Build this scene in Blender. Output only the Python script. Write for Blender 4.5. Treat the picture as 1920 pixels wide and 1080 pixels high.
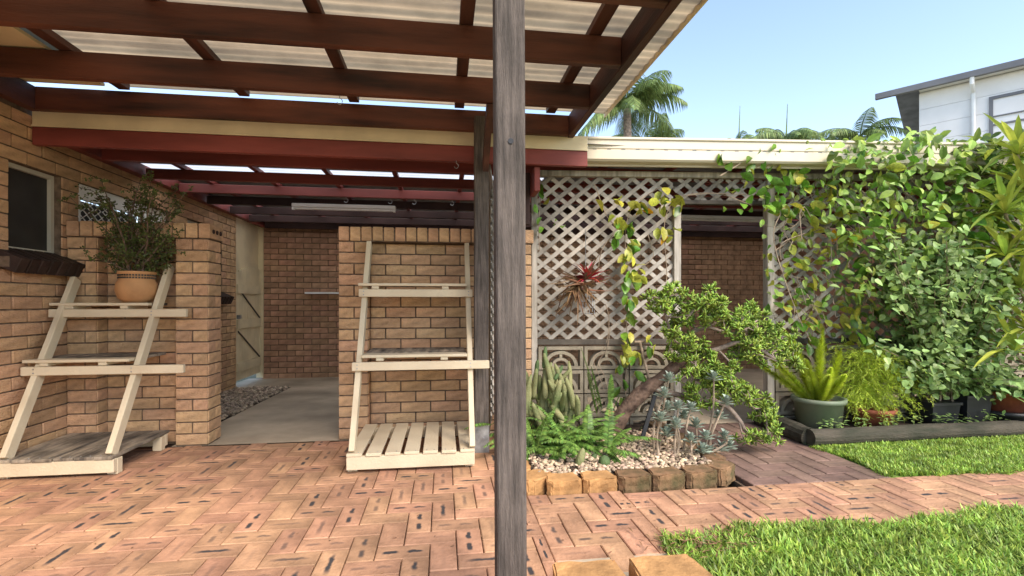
import bpy, bmesh, math, random
import numpy as np
from mathutils import Vector, Matrix
R = math.radians
random.seed(7); rng = np.random.default_rng(7)
for o in list(bpy.data.objects): bpy.data.objects.remove(o)
scene = bpy.context.scene
COL = scene.collection
# ---------------------------------------------------------------- camera, sky, sun, exposure
F, H, CX, CY = 920.0, 1.07, 960.0, 567.0
PSI = math.atan(130 / F); SN, CS = math.sin(PSI), math.cos(PSI)
cam = bpy.data.cameras.new('camera'); camo = bpy.data.objects.new('camera', cam); COL.objects.link(camo)
camo.location = (0, 0, H); camo.rotation_euler = (R(90), 0, -PSI)
cam.sensor_width = 36; cam.lens = F / 1920 * 36; cam.shift_y = 27 / 1920
cam.clip_start = 0.05; cam.clip_end = 3000
scene.camera = camo
w = bpy.data.worlds.new('World'); scene.world = w; w.use_nodes = True
nt = w.node_tree; bg = nt.nodes['Background']
sky = nt.nodes.new('ShaderNodeTexSky'); sky.sky_type = 'NISHITA'; sky.sun_disc = False
SUN_D = Vector((-0.38, 0.74, -0.80)).normalized()          # direction the light travels
sky.sun_elevation = math.asin(-SUN_D.z); sky.sun_rotation = math.atan2(-SUN_D.x, -SUN_D.y)
sky.air_density = 1.0; sky.dust_density = 0.5; sky.ozone_density = 1.5
nt.links.new(sky.outputs[0], bg.inputs[0]); bg.inputs[1].default_value = 0.135
sun = bpy.data.lights.new('sun', 'SUN'); sun.energy = 1.9; sun.angle = R(30); sun.color = (1, .96, .9)
suno = bpy.data.objects.new('sun', sun); COL.objects.link(suno)
suno.rotation_euler = SUN_D.to_track_quat('-Z', 'Y').to_euler()
scene.view_settings.view_transform = 'Standard'; scene.view_settings.look = 'None'
scene.view_settings.exposure = 1.62
scene.view_settings.use_white_balance = True; scene.view_settings.white_balance_temperature = 7200; scene.view_settings.white_balance_tint = 13; scene.view_settings.gamma = 1
scene.render.engine = 'CYCLES'
scene.cycles.max_bounces = 10; scene.cycles.diffuse_bounces = 6; scene.cycles.transparent_max_bounces = 12

# ---------------------------------------------------------------- helpers
SLANT, LP = R(5.3), (.75, 4.05)
def turn(o): o.matrix_world = Matrix.Translation((*LP, 0)) @ Matrix.Rotation(-SLANT, 4, 'Z') @ Matrix.Translation((-LP[0], -LP[1], 0)); return o
def onY(px, py, Y):                  # point of the vertical plane y = Y
    t = (px - CX) / F; D = Y / (CS - t * SN)
    if px > 1000 and Y > 3.2:        # the lattice side stands turned by SLANT about LP
        k = math.tan(SLANT); D = (Y + LP[0] * k) / (CS - t * SN + k * (t * CS + SN))
        return Vector((D * (t * CS + SN), D * (CS - t * SN), H - (py - CY) / F * D))
    return Vector((D * (t * CS + SN), Y, H - (py - CY) / F * D))
def mat(name, col, rough=.75, var=.25, scale=6, bump=.2, bscale=60, stretch=None, rnd=0, col2=None, island=False, trans=0, spec=.3, isl=.35, hue=0, metal=0, wear=0, wscale=1.3):
    m = bpy.data.materials.new(name); m.use_nodes = True
    n, l = m.node_tree.nodes, m.node_tree.links
    b = n['Principled BSDF']; b.inputs['Roughness'].default_value = rough; b.inputs['Metallic'].default_value = metal
    b.inputs['Specular IOR Level'].default_value = spec
    tc = n.new('ShaderNodeTexCoord'); mp = n.new('ShaderNodeMapping')
    l.new(tc.outputs['Object'], mp.inputs[0])
    if stretch: mp.inputs['Scale'].default_value = stretch
    nz = n.new('ShaderNodeTexNoise'); nz.inputs['Scale'].default_value = scale; nz.inputs['Detail'].default_value = 6
    l.new(mp.outputs[0], nz.inputs['Vector'])
    mx = n.new('ShaderNodeMix'); mx.data_type = 'RGBA'
    c2 = col2 or tuple(c * (1 - var * 1.6) for c in col)
    mx.inputs[6].default_value = (*[min(1, c * (1 + var * .6)) for c in col], 1); mx.inputs[7].default_value = (*c2, 1)
    cr = n.new('ShaderNodeMapRange'); cr.inputs[1].default_value = .35; cr.inputs[2].default_value = .7
    l.new(nz.outputs[0], cr.inputs[0]); l.new(cr.outputs[0], mx.inputs[0])
    out = mx.outputs[2]
    def vary(src, amount):
        nonlocal out
        hs = n.new('ShaderNodeHueSaturation')
        mr = n.new('ShaderNodeMapRange'); mr.inputs[3].default_value = 1 - amount; mr.inputs[4].default_value = 1 + amount
        l.new(src, mr.inputs[0]); l.new(mr.outputs[0], hs.inputs['Value'])
        if hue:
            wn = n.new('ShaderNodeTexWhiteNoise'); wn.noise_dimensions = '1D'; l.new(src, wn.inputs['W'])
            m2 = n.new('ShaderNodeMapRange'); m2.inputs[3].default_value = .5 - hue; m2.inputs[4].default_value = .5 + hue
            l.new(wn.outputs[0], m2.inputs[0]); l.new(m2.outputs[0], hs.inputs['Hue'])
        l.new(out, hs.inputs['Color']); out = hs.outputs[0]
    if rnd: vary(n.new('ShaderNodeObjectInfo').outputs['Random'], rnd)
    if island: vary(n.new('ShaderNodeNewGeometry').outputs['Random Per Island'], isl)
    if wear:
        ge = n.new('ShaderNodeNewGeometry'); wz = n.new('ShaderNodeTexNoise'); wz.inputs['Scale'].default_value = wscale; wz.inputs['Detail'].default_value = 8; wz.inputs['Roughness'].default_value = .65
        l.new(ge.outputs['Position'], wz.inputs['Vector'])
        wm = n.new('ShaderNodeMapRange'); wm.inputs[1].default_value = .35; wm.inputs[2].default_value = .65; wm.inputs[3].default_value = 1 - wear; wm.inputs[4].default_value = 1 + wear * .5
        l.new(wz.outputs[0], wm.inputs[0]); hv = n.new('ShaderNodeHueSaturation'); l.new(wm.outputs[0], hv.inputs['Value']); l.new(out, hv.inputs['Color']); out = hv.outputs[0]
    l.new(out, b.inputs['Base Color'])
    if bump:
        nb = n.new('ShaderNodeTexNoise'); nb.inputs['Scale'].default_value = bscale; nb.inputs['Detail'].default_value = 5
        l.new(mp.outputs[0], nb.inputs['Vector'])
        bp = n.new('ShaderNodeBump'); bp.inputs['Strength'].default_value = bump; bp.inputs['Distance'].default_value = .01
        l.new(nb.outputs[0], bp.inputs['Height']); l.new(bp.outputs[0], b.inputs['Normal'])
    if trans:
        tr = n.new('ShaderNodeBsdfTranslucent'); l.new(out, tr.inputs['Color'])
        ms = n.new('ShaderNodeMixShader'); ms.inputs[0].default_value = trans
        l.new(b.outputs[0], ms.inputs[1]); l.new(tr.outputs[0], ms.inputs[2])
        l.new(ms.outputs[0], n['Material Output'].inputs['Surface'])
    return m
class MB:
    def __init__(s): s.v = []; s.f = []
    def add(s, vs, fs):
        k = len(s.v); s.v.extend([tuple(v) for v in vs]); s.f.extend([tuple(i + k for i in f) for f in fs]); return s
    def box(s, x0, x1, y0, y1, z0, z1, M=None):
        vs = [Vector((x, y, z)) for z in (z0, z1) for y in (y0, y1) for x in (x0, x1)]
        if M is not None: vs = [M @ v for v in vs]
        return s.add(vs, [(0, 2, 3, 1), (4, 5, 7, 6), (0, 1, 5, 4), (1, 3, 7, 5), (3, 2, 6, 7), (2, 0, 4, 6)])
    def bar(s, a, b, w, t, up=(0, 0, 1)):            # rectangular bar a->b, w across, t along 'up'
        a, b = Vector(a), Vector(b); d = (b - a); L = d.length; d.normalize()
        side = d.cross(Vector(up)).normalized(); u = side.cross(d).normalized()
        M = Matrix((( d.x, side.x, u.x, a.x), (d.y, side.y, u.y, a.y), (d.z, side.z, u.z, a.z), (0, 0, 0, 1)))
        return s.box(0, L, -w / 2, w / 2, -t / 2, t / 2, M)
    def tube(s, pts, rad, n=7, cap=True):
        pts = [Vector(p) for p in pts]; m = len(pts)
        if not hasattr(rad, '__len__'): rad = [rad] * m
        ring = []
        ref = Vector((.31, .17, .93))
        for i, p in enumerate(pts):
            d = (pts[min(i + 1, m - 1)] - pts[max(i - 1, 0)]).normalized()
            a = d.cross(ref)
            if a.length < .1: a = d.cross(Vector((1, 0, 0)))
            a.normalize(); c = d.cross(a)
            ring.append([p + (a * math.cos(2 * math.pi * k / n) + c * math.sin(2 * math.pi * k / n)) * rad[i] for k in range(n)])
        vs = [v for r in ring for v in r]
        fs = [(i * n + k, i * n + (k + 1) % n, (i + 1) * n + (k + 1) % n, (i + 1) * n + k) for i in range(m - 1) for k in range(n)]
        if cap: fs += [tuple(range(n))[::-1], tuple((m - 1) * n + k for k in range(n))]
        return s.add(vs, fs)
    def lathe(s, prof, c=(0, 0, 0), n=28):
        c = Vector(c); m = len(prof)
        vs = [c + Vector((r * math.cos(2 * math.pi * k / n), r * math.sin(2 * math.pi * k / n), z)) for r, z in prof for k in range(n)]
        return s.add(vs, [(i * n + k, i * n + (k + 1) % n, (i + 1) * n + (k + 1) % n, (i + 1) * n + k) for i in range(m - 1) for k in range(n)])
    def prism(s, poly, y0, y1, M=None):               # polygon in xz, extruded in y
        n = len(poly); vs = [Vector((x, y, z)) for y in (y0, y1) for x, z in poly]
        if M is not None: vs = [M @ v for v in vs]
        return s.add(vs, [tuple(range(n)), tuple(range(2 * n - 1, n - 1, -1))] + [(i, i + n, (i + 1) % n + n, (i + 1) % n) for i in range(n)])
    def leaf(s, p, d, nrm, L, W, fold=.15, droop=.2, kind=0):
        p, d = Vector(p), Vector(d).normalized(); sd = d.cross(Vector(nrm))
        if sd.length < 1e-3: sd = d.cross(Vector((.3, .5, .8)))
        sd.normalize(); u = sd.cross(d)
        prof = ((.0, .12), (.3, .9), (.62, 1), (.88, .5)) if kind == 0 else ((0, .45), (.2, 1), (.55, .9), (.85, .45)) if kind == 2 else ((0, .75), (.18, 1), (.5, .75), (.8, .3))
        mid = [p + d * L * t - u * droop * L * t * t for t, _ in prof]; tip = p + d * L - u * droop * L
        vs = []
        for (t, k), m_ in zip(prof, mid):
            e = u * fold * W * k
            vs += [m_ - sd * W / 2 * k + e, m_, m_ + sd * W / 2 * k + e]
        vs.append(tip); fs = []
        for i in range(3):
            a = i * 3; fs += [(a, a + 1, a + 4, a + 3), (a + 1, a + 2, a + 5, a + 4)]
        return s.add(vs, fs + [(9, 10, 12), (10, 11, 12)])
    def build(s, name, m, parent=None, smooth=False):
        me = bpy.data.meshes.new(name); me.from_pydata(s.v, [], s.f); me.update()
        if smooth: me.polygons.foreach_set('use_smooth', [True] * len(me.polygons))
        me.materials.append(m)
        o = bpy.data.objects.new(name, me); COL.objects.link(o); o.parent = parent
        return o
def npmesh(name, V, Fq, m, parent=None, smooth=False):  # V (n,3), Fq (k,3|4)
    me = bpy.data.meshes.new(name); k = Fq.shape[1]
    me.vertices.add(len(V)); me.vertices.foreach_set('co', V.astype(np.float32).ravel())
    me.loops.add(Fq.size); me.loops.foreach_set('vertex_index', Fq.astype(np.int32).ravel())
    me.polygons.add(len(Fq)); me.polygons.foreach_set('loop_start', np.arange(0, Fq.size, k, dtype=np.int32))
    me.polygons.foreach_set('loop_total', np.full(len(Fq), k, dtype=np.int32))
    if smooth: me.polygons.foreach_set('use_smooth', np.ones(len(Fq), dtype=bool))
    me.update(calc_edges=True); me.validate(); me.materials.append(m)
    o = bpy.data.objects.new(name, me); COL.objects.link(o); o.parent = parent
    return o
def tag(o, label, cat, group=None, kind=None):
    if label: o['label'] = label
    if cat: o['category'] = cat
    if group: o['group'] = group
    if kind: o['kind'] = kind
    return o
def thing(name, label, cat, loc=(0, 0, 0), group=None):
    o = bpy.data.objects.new(name, None); COL.objects.link(o); o.location = loc; o.empty_display_size = .1
    return tag(o, label, cat, group)
def shell(o): o['kind'] = 'structure'; return o
def inst(me, name, parent, loc, rot=(0, 0, 0), scale=(1, 1, 1)):
    o = bpy.data.objects.new(name, me); COL.objects.link(o); o.parent = parent
    o.location = loc; o.rotation_euler = rot; o.scale = scale
    return o
def wood_bar(parent, name, x0, x1, y0, y1, z0, z1, m):
    o = MB().box(x0, x1, y0, y1, z0, z1).build(name, m, parent)
    return bevel(o, .003)
def bevel(o, w=.003, seg=1):
    bm = bmesh.new(); bm.from_mesh(o.data)
    bmesh.ops.bevel(bm, geom=list(bm.edges), offset=w, segments=seg, affect='EDGES', clamp_overlap=True)
    bm.to_mesh(o.data); bm.free(); return o

# ---------------------------------------------------------------- materials
M = {}
M['brick'] = mat('brick', (.59, .36, .205), .9, .2, 9, 1.0, 55, rnd=.13, wear=.13, wscale=1.7, stretch=(1, 1, 2.2), hue=.008)
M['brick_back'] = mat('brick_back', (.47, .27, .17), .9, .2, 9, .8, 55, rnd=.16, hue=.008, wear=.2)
M['mortar'] = mat('mortar', (.16, .11, .075), .95, .3, 20, .5, 90)
M['sill_brick'] = mat('sill_brick', (.035, .02, .016), .6, .3, 14, .3, 60, rnd=.2)
M['cream'] = mat('cream_paint', (.72, .61, .40), .6, .12, 3, .1, 40)
M['stand'] = mat('stand_paint', (.68, .57, .40), .7, .2, 5, .3, 70, col2=(.47, .38, .26), wear=.22, wscale=5)
M['dirty'] = mat('stand_dirty', (.33, .27, .20), .85, .4, 4, .3, 60, stretch=(6, .8, 1), col2=(.06, .052, .046), rnd=.3, wear=.5, wscale=6)
M['brown'] = mat('brown_stain', (.125, .042, .025), .55, .5, 2.5, .25, 30, stretch=(.5, 4, 4), col2=(.028, .013, .01))
M['brownY'] = mat('brown_stain_y', (.085, .032, .022), .6, .5, 2.5, .25, 30, stretch=(4, .5, 4), col2=(.028, .016, .014))
M['red'] = mat('red_paint', (.24, .055, .045), .5, .25, 2, .12, 30, stretch=(.6, 3, 3))
M['grey_wood'] = mat('grey_wood', (.125, .10, .085), .9, .3, 12, .8, 60, stretch=(7, 7, .45), col2=(.065, .053, .045), wear=.3, wscale=4)
M['lath'] = mat('lattice_wood', (.36, .325, .28), .85, .3, 5, .5, 40, rnd=.3, col2=(.19, .165, .135), wear=.3, wscale=2.5)
M['frame_wood'] = mat('frame_wood', (.40, .36, .31), .85, .35, 5, .5, 40, stretch=(5, 5, .6), col2=(.2, .18, .15))
M['dark_rail'] = mat('dark_rail', (.09, .075, .06), .8, .4, 5, .4, 40)
M['sheet'] = mat('roof_sheet', (.58, .45, .285), .7, .22, 2.2, .1, 30, stretch=(.3, 4, 1), col2=(.30, .245, .17), trans=.42, wear=.25, wscale=3)
M['clear_sheet'] = mat('clear_sheet', (.85, .85, .82), .5, .08, 3, 0, trans=.8)
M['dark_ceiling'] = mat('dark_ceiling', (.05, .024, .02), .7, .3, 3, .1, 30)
M['gutter'] = mat('gutter_metal', (.60, .53, .40), .4, .06, 2, .04, 20, spec=.5)
M['white'] = mat('white_paint', (.8, .8, .78), .5, .06, 3, .05, 30)
M['black_glass'] = mat('window_glass', (.02, .02, .02), .08, .1, 2, 0, spec=.8)
M['screen'] = mat('fly_screen', (.035, .033, .03), .5, .3, 3, .1, 200)
M['alu'] = mat('window_aluminium', (.5, .46, .38), .4, .1, 3, 0, spec=.5)
M['steel'] = mat('steel', (.4, .4, .4), .45, .3, 14, .1, 30, metal=.7)
M['concrete'] = mat('concrete', (.52, .42, .30), .9, .2, 1.8, .2, 60, wear=.2)
M['concrete_block'] = mat('breeze_block', (.29, .245, .18), .95, .25, 6, .5, 90, rnd=.1)
M['soil'] = mat('soil', (.075, .05, .034), .95, .5, 14, .9, 50)
M['log'] = mat('log_wood', (.06, .05, .037), .9, .5, 4, .8, 30, stretch=(1, 4, 4), col2=(.03, .032, .02))
M['stone'] = mat('edging_stone', (.47, .25, .10), .9, .35, 7, .7, 35, rnd=.12)
M['stone_mossy'] = mat('mossy_stone', (.19, .105, .055), .95, .5, 9, .8, 35, rnd=.2, col2=(.055, .05, .02))
M['pebble'] = mat('pebble', (.43, .32, .22), .85, .25, 12, .15, 40, island=True, isl=.6, hue=.02)
M['dark_pebble'] = mat('bark_chips', (.46, .36, .26), .9, .2, 12, .15, 40, island=True, isl=.5, hue=.015)
M['terracotta'] = mat('terracotta', (.52, .27, .12), .75, .2, 5, .15, 40)
M['red_pot'] = mat('red_terracotta', (.30, .085, .045), .7, .3, 6, .15, 40)
M['green_pot'] = mat('green_pot', (.115, .145, .095), .5, .3, 7, .1, 30, col2=(.2, .21, .15))
M['black_pot'] = mat('black_pot', (.018, .019, .022), .45, .3, 7, .05, 30)
M['bark'] = mat('bark', (.17, .11, .08), .9, .5, 20, 1, 50, col2=(.05, .03, .022))
M['pale_bark'] = mat('pale_bark', (.33, .25, .20), .85, .35, 14, .6, 50)
M['twig'] = mat('dry_twig', (.33, .25, .18), .85, .4, 14, .3, 50)
def leafm(name, c, isl=.4, hue=.02, tr=.3, rough=.45, **k): return mat(name, c, rough, .2, 9, 0, island=True, isl=isl, hue=hue, trans=tr, spec=.4, **k)
M['jade'] = leafm('finger_leaf', (.23, .34, .05), .6, .03, .15)
M['portulaca'] = leafm('small_leaf', (.10, .13, .035), .5)
M['grey_leaf'] = leafm('grey_leaf', (.28, .34, .27), .3, .01, .15)
M['fern'] = leafm('fern_leaf', (.15, .27, .055), .55)
M['cactus'] = mat('cactus_skin', (.22, .21, .10), .8, .3, 9, .6, 90, col2=(.12, .16, .06))
M['cactus_green'] = mat('cactus_green', (.085, .14, .05), .7, .3, 9, .4, 90)
M['vine'] = leafm('vine_leaf', (.25, .37, .07), .65, .03)
M['vine1'] = mat('vine_leaf_green', (.13, .28, .03), .35, .25, 9, 0, rnd=.45, trans=.3, spec=.5, hue=.02)
M['vine2'] = mat('vine_leaf_yellow', (.42, .43, .06), .4, .25, 9, 0, rnd=.35, trans=.3, spec=.4, hue=.02)
M['vine3'] = mat('vine_leaf_orange', (.75, .36, .02), .4, .25, 9, 0, rnd=.2, trans=.3)
M['shrub'] = leafm('shrub_leaf', (.25, .37, .12), .5, .02)
M['foxtail'] = leafm('foxtail_leaf', (.56, .66, .07), .35, .015)
M['feather'] = leafm('feathery_leaf', (.52, .64, .08), .45, .02)
M['strap'] = leafm('strap_leaf', (.36, .44, .075), .55, .03)
M['broad'] = leafm('broad_leaf', (.05, .14, .035), .4, .02, .2)
M['red_leaf'] = leafm('red_leaf', (.36, .03, .03), .6, .02, .2)
M['dry_leaf'] = leafm('dry_leaf', (.26, .15, .08), .6, .02, .2)
M['palm'] = leafm('palm_leaf', (.20, .28, .09), .5, .02, .3)
M['grass'] = leafm('grass_blade', (.35, .50, .09), .6, .03, .35, wear=.35, wscale=5)
M['lawn'] = mat('lawn_ground', (.13, .21, .035), .95, .4, 12, .6, 60, col2=(.09, .08, .03))
M['far_ground'] = mat('far_ground', (.20, .17, .12), .95, .3, .3, 0, col2=(.10, .11, .05))
M['wall_board'] = mat('neighbour_board', (.82, .80, .78), .6, .04, 2, .05, 20)
M['grey_metal'] = mat('grey_gutter', (.17, .17, .18), .45, .1, 2, .03, 20)
M['rooftile'] = mat('roof_grey', (.25, .25, .26), .7, .2, 3, .1, 20)

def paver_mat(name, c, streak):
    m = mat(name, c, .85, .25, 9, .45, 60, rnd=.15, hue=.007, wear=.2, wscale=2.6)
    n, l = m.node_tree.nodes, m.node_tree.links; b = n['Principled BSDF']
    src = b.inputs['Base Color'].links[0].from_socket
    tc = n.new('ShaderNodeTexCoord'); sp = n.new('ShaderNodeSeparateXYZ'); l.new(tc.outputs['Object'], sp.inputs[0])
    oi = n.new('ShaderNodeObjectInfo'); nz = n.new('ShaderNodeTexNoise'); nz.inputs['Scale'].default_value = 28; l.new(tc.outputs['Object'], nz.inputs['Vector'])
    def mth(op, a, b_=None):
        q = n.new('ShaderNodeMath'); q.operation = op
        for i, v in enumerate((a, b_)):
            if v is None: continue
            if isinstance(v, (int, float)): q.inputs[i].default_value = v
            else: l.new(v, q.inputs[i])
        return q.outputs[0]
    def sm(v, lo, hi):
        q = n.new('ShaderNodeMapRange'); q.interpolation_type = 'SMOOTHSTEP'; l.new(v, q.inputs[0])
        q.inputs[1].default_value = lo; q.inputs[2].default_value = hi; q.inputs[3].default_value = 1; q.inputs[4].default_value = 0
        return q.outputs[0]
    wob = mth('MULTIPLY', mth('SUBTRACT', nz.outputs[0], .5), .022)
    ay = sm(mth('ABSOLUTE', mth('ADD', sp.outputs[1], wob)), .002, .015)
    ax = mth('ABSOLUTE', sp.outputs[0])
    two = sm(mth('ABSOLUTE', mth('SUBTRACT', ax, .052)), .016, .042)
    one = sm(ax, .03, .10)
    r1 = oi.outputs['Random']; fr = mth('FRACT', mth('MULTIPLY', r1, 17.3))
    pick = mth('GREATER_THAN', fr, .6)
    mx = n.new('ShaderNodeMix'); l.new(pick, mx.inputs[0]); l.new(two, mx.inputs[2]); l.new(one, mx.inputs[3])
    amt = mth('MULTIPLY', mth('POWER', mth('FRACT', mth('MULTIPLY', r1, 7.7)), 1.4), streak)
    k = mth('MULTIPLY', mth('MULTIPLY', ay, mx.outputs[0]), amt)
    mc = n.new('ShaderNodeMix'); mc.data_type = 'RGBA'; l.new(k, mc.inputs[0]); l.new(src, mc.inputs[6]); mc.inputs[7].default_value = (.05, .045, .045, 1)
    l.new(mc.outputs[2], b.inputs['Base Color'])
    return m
M['paver'] = paver_mat('paver', (.45, .245, .145), 1.5)
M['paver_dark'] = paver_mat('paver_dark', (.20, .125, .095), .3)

# ---------------------------------------------------------------- setting: ground, slab, pavers
shell(MB().add([(-900, -900, -.16), (900, -900, -.16), (900, 900, -.16), (-900, 900, -.16)], [(0, 1, 2, 3)]).build('ground', M['far_ground']))
shell(MB().box(-2.7, 1.0, .2, 3.98, -.15, -.03).box(1.0, 6.2, 2.14, 2.62, -.15, -.03).box(1.0, 1.04, 1.2, 2.14, -.15, -.03).box(1.78, 2.74, 2.62, 4.1, -.15, -.03).build('paving_bed', M['mortar']))
slab = MB().add([(-2.0, 3.97, -.004), (.7, 3.97, -.004), (.7, 7.9, -.08), (-2.0, 7.9, -.08)], [(0, 1, 2, 3)]).add([(.7, 4.06, -.006), (6.2, 4.06, -.006), (6.2, 7.9, -.08), (.7, 7.9, -.08)], [(0, 1, 2, 3)]).build('concrete_slab', M['concrete']); shell(slab)
bm = bmesh.new(); bmesh.ops.create_cube(bm, size=1)
bmesh.ops.scale(bm, vec=(.226, .111, .06), verts=bm.verts); bmesh.ops.bevel(bm, geom=list(bm.edges), offset=.004, segments=1, affect='EDGES')
pav_me = bpy.data.meshes.new('paver'); bm.to_mesh(pav_me); pav_me.materials.append(M['paver'])
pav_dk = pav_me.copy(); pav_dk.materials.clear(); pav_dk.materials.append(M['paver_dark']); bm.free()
def herring(x0, x1, y0, y1, keep=lambda x, y: True, u=.115):
    out = []
    for i in range(int((x1 - x0) / u) + 3):
        for j in range(int((y1 - y0) / u) + 3):
            d = (i - j) % 4; x, y = x0 + (i - 1) * u, y0 + (j - 1) * u
            if d == 0: a, b, hor = (x, x + 2 * u), (y, y + u), True
            elif d == 3: a, b, hor = (x, x + u), (y, y + 2 * u), False
            else: continue
            a = (max(a[0], x0), min(a[1], x1)); b = (max(b[0], y0), min(b[1], y1))
            if a[1] - a[0] < .03 or b[1] - b[0] < .03 or not keep((a[0] + a[1]) / 2, (b[0] + b[1]) / 2): continue
            out.append((a, b, hor))
    return out
def lay(parent, cells, me, limit=300):
    def size(c):
        x, y = sum(c[0]) / 2, sum(c[1]) / 2; D = x * SN + y * CS; L = x * CS - y * SN
        vis = D > .3 and abs(L / D) < 1.08 and CY + F * H / D < 1110
        return (0 if vis else 1, D)
    cells = sorted(cells, key=size); rest = MB()
    for k, (a, b, hor) in enumerate(cells):
        c = ((a[0] + a[1]) / 2, (b[0] + b[1]) / 2, -.03 + random.uniform(-.0015, .0015)); lx, ly = a[1] - a[0], b[1] - b[0]
        if k < limit:
            if hor: inst(me, 'paver', parent, c, (random.uniform(-.006, .006), 0, random.uniform(-.008, .008)), (lx / .23, ly / .115, 1))
            else: inst(me, 'paver', parent, c, (0, random.uniform(-.006, .006), R(90) + random.uniform(-.008, .008)), (ly / .23, lx / .115, 1))
        else: rest.box(a[0] + .002, a[1] - .002, b[0] + .002, b[1] - .002, -.06, 0)
    if rest.v: tag(rest.build('pavers', me.materials[0], parent), None, None, kind='stuff')
p1 = shell(bpy.data.objects.new('patio_paving', None)); COL.objects.link(p1)
lay(p1, herring(-2.7, .46, .6, 3.96) + herring(.46, 1.0, .6, 2.68, lambda x, y: not (x > .5 and y < 1.95)), pav_me)
p2 = shell(bpy.data.objects.new('garden_path', None)); COL.objects.link(p2)
lay(p2, herring(1.0, 6.0, 2.1, 2.64), pav_me)
p3 = shell(bpy.data.objects.new('doorway_path', None)); COL.objects.link(p3)
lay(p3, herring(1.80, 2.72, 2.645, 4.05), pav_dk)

# ---------------------------------------------------------------- brick walls
bm = bmesh.new(); bmesh.ops.create_cube(bm, size=1)
bmesh.ops.scale(bm, vec=(.23, .05, .076), verts=bm.verts)
bmesh.ops.bevel(bm, geom=list(bm.edges), offset=.0035, segments=1, affect='EDGES')
brick_me = bpy.data.meshes.new('brick'); bm.to_mesh(brick_me); brick_me.materials.append(M['brick'])
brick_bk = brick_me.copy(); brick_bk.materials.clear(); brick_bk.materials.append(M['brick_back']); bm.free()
def sub(iv, cut):
    out = []
    for a, b in iv:
        if cut[1] <= a or cut[0] >= b: out.append((a, b)); continue
        if cut[0] > a: out.append((a, cut[0]))
        if cut[1] < b: out.append((cut[1], b))
    return out
def wall_core(name, parent, p0, ang, L, z0, z1, thick, openings, m):
    us = sorted({0, L, *[u for o in openings for u in o[:2]]}); mb = MB()
    Mx = Matrix.Translation(p0) @ Matrix.Rotation(ang, 4, 'Z')
    for a, b in zip(us, us[1:]):
        iv = [(z0, z1)]
        for o in openings:
            if o[0] < b - 1e-4 and o[1] > a + 1e-4: iv = sub(iv, (o[2], o[3]))
        for c, d in iv: mb.box(a, b, .009, thick, c, d, Mx)
    return mb.build(name, m, parent)
def bricks(parent, p0, ang, L, z0, n, me, openings=(), limit=300, ch=.086, bl=.24, vis=lambda p: True, off=0):
    # outer face on local y = 0, facing local -y
    Mx = Matrix.Translation(p0) @ Matrix.Rotation(ang, 4, 'Z'); items = []
    for c in range(n):
        za, zb = z0 + c * ch, z0 + (c + 1) * ch; u = -(bl / 2 if (c + off) % 2 else 0)
        while u < L:
            iv = [(max(u, 0), min(u + bl, L))]
            for o in openings:
                if o[2] < zb - .02 and o[3] > za + .02: iv = sub(iv, (o[0], o[1]))
            for a, b in iv:
                if b - a > .035: items.append((a, b, (za + zb) / 2))
            u += bl
    def key(i):
        p = Mx @ Vector(((i[0] + i[1]) / 2, 0, i[2])); return (not vis(p), (p - camo.location).length)
    items.sort(key=key); rest = MB()
    for k, (a, b, z) in enumerate(items):
        if k < limit:
            o = inst(me, 'brick', parent, Mx @ Vector(((a + b) / 2, .025 + random.uniform(-.002, .002), z)), (0, random.uniform(-.004, .004), ang), ((b - a - .01) / .23, 1, (ch - .01) / .076))
        else: rest.box(a + .005, b - .005, 0, .05, z - ch / 2 + .005, z + ch / 2 - .005, Mx)
    if rest.v: tag(rest.build('bricks', me.materials[0], parent), None, None, kind='stuff')

XL = -2.70
house = thing('house', 'tan brick house wall with windows and cream eave beside the paved patio', 'house', (XL, 3.5, 0))
def P(o):  # keep child placed in world space although its thing has an offset
    return o
house.location = (0, 0, 0)
# left wall faces +X: local u runs along +Y -> rotate 90deg, local -y = +X
opens = [(3.5 - 1.0, 3.93 - 1.0, 1.40, 1.97), (4.10 - 1.0, 5.33 - 1.0, -.1, 1.97), (5.68 - 1.0, 6.5 - 1.0, 1.12, 1.97), (6.93 - 1.0, 7.9 - 1.0, -.2, 2.40)]
hw = wall_core('wall', house, (XL, 1.0, 0), R(90), 6.9, -.12, 2.36, .22, opens, M['mortar'])
bricks(hw, (XL, 1.0, 0), R(90), 6.9, -.094, 28, brick_me, opens, 300, vis=lambda p: p.y > 2.9)
def win(y0, y1, z0, z1, dep, glassmat, nm='window'):
    f = MB()
    x = XL - dep
    for a, b, c, d in ((y0, y0 + .03, z0, z1), (y1 - .03, y1, z0, z1), (y0 + .03, y1 - .03, z0, z0 + .03), (y0 + .03, y1 - .03, z1 - .03, z1)):
        f.box(x - .03, x + .02, a, b, c, d)
    fo = f.build(nm, M['alu'], house)
    MB().box(x - .012, x - .004, y0 + .03, y1 - .03, z0 + .03, z1 - .03).build('pane', glassmat, fo)
    return fo
w1 = win(3.5, 3.93, 1.40, 1.97, .07, M['screen'])
w3 = win(5.68, 6.5, 1.20, 1.97, .07, M['black_glass'])
MB().box(XL - .09, XL - .05, 6.06, 6.10, 1.23, 1.94).build('mullion', M['alu'], w3)
def sill(y0, y1, z, parent):
    n = max(3, round((y1 - y0) / .086)); st = (y1 - y0) / n
    for k in range(n):
        Mx = Matrix.Translation((XL + .035, y0 + (k + .5) * st, z)) @ Matrix.Rotation(R(24), 4, 'Y')
        o = MB().box(-.12, .08, -st / 2 + .005, st / 2 - .005, -.055, .045, Mx).build('sill_brick', M['sill_brick'], parent); bevel(o, .004)
    MB().box(XL - .03, XL + .06, y0, y1, z - .045, z + .02, None).build('sill_mortar', M['mortar'], parent)
sill(3.42, 4.0, 1.335, w1); sill(5.62, 6.56, 1.13, w3)
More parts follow.
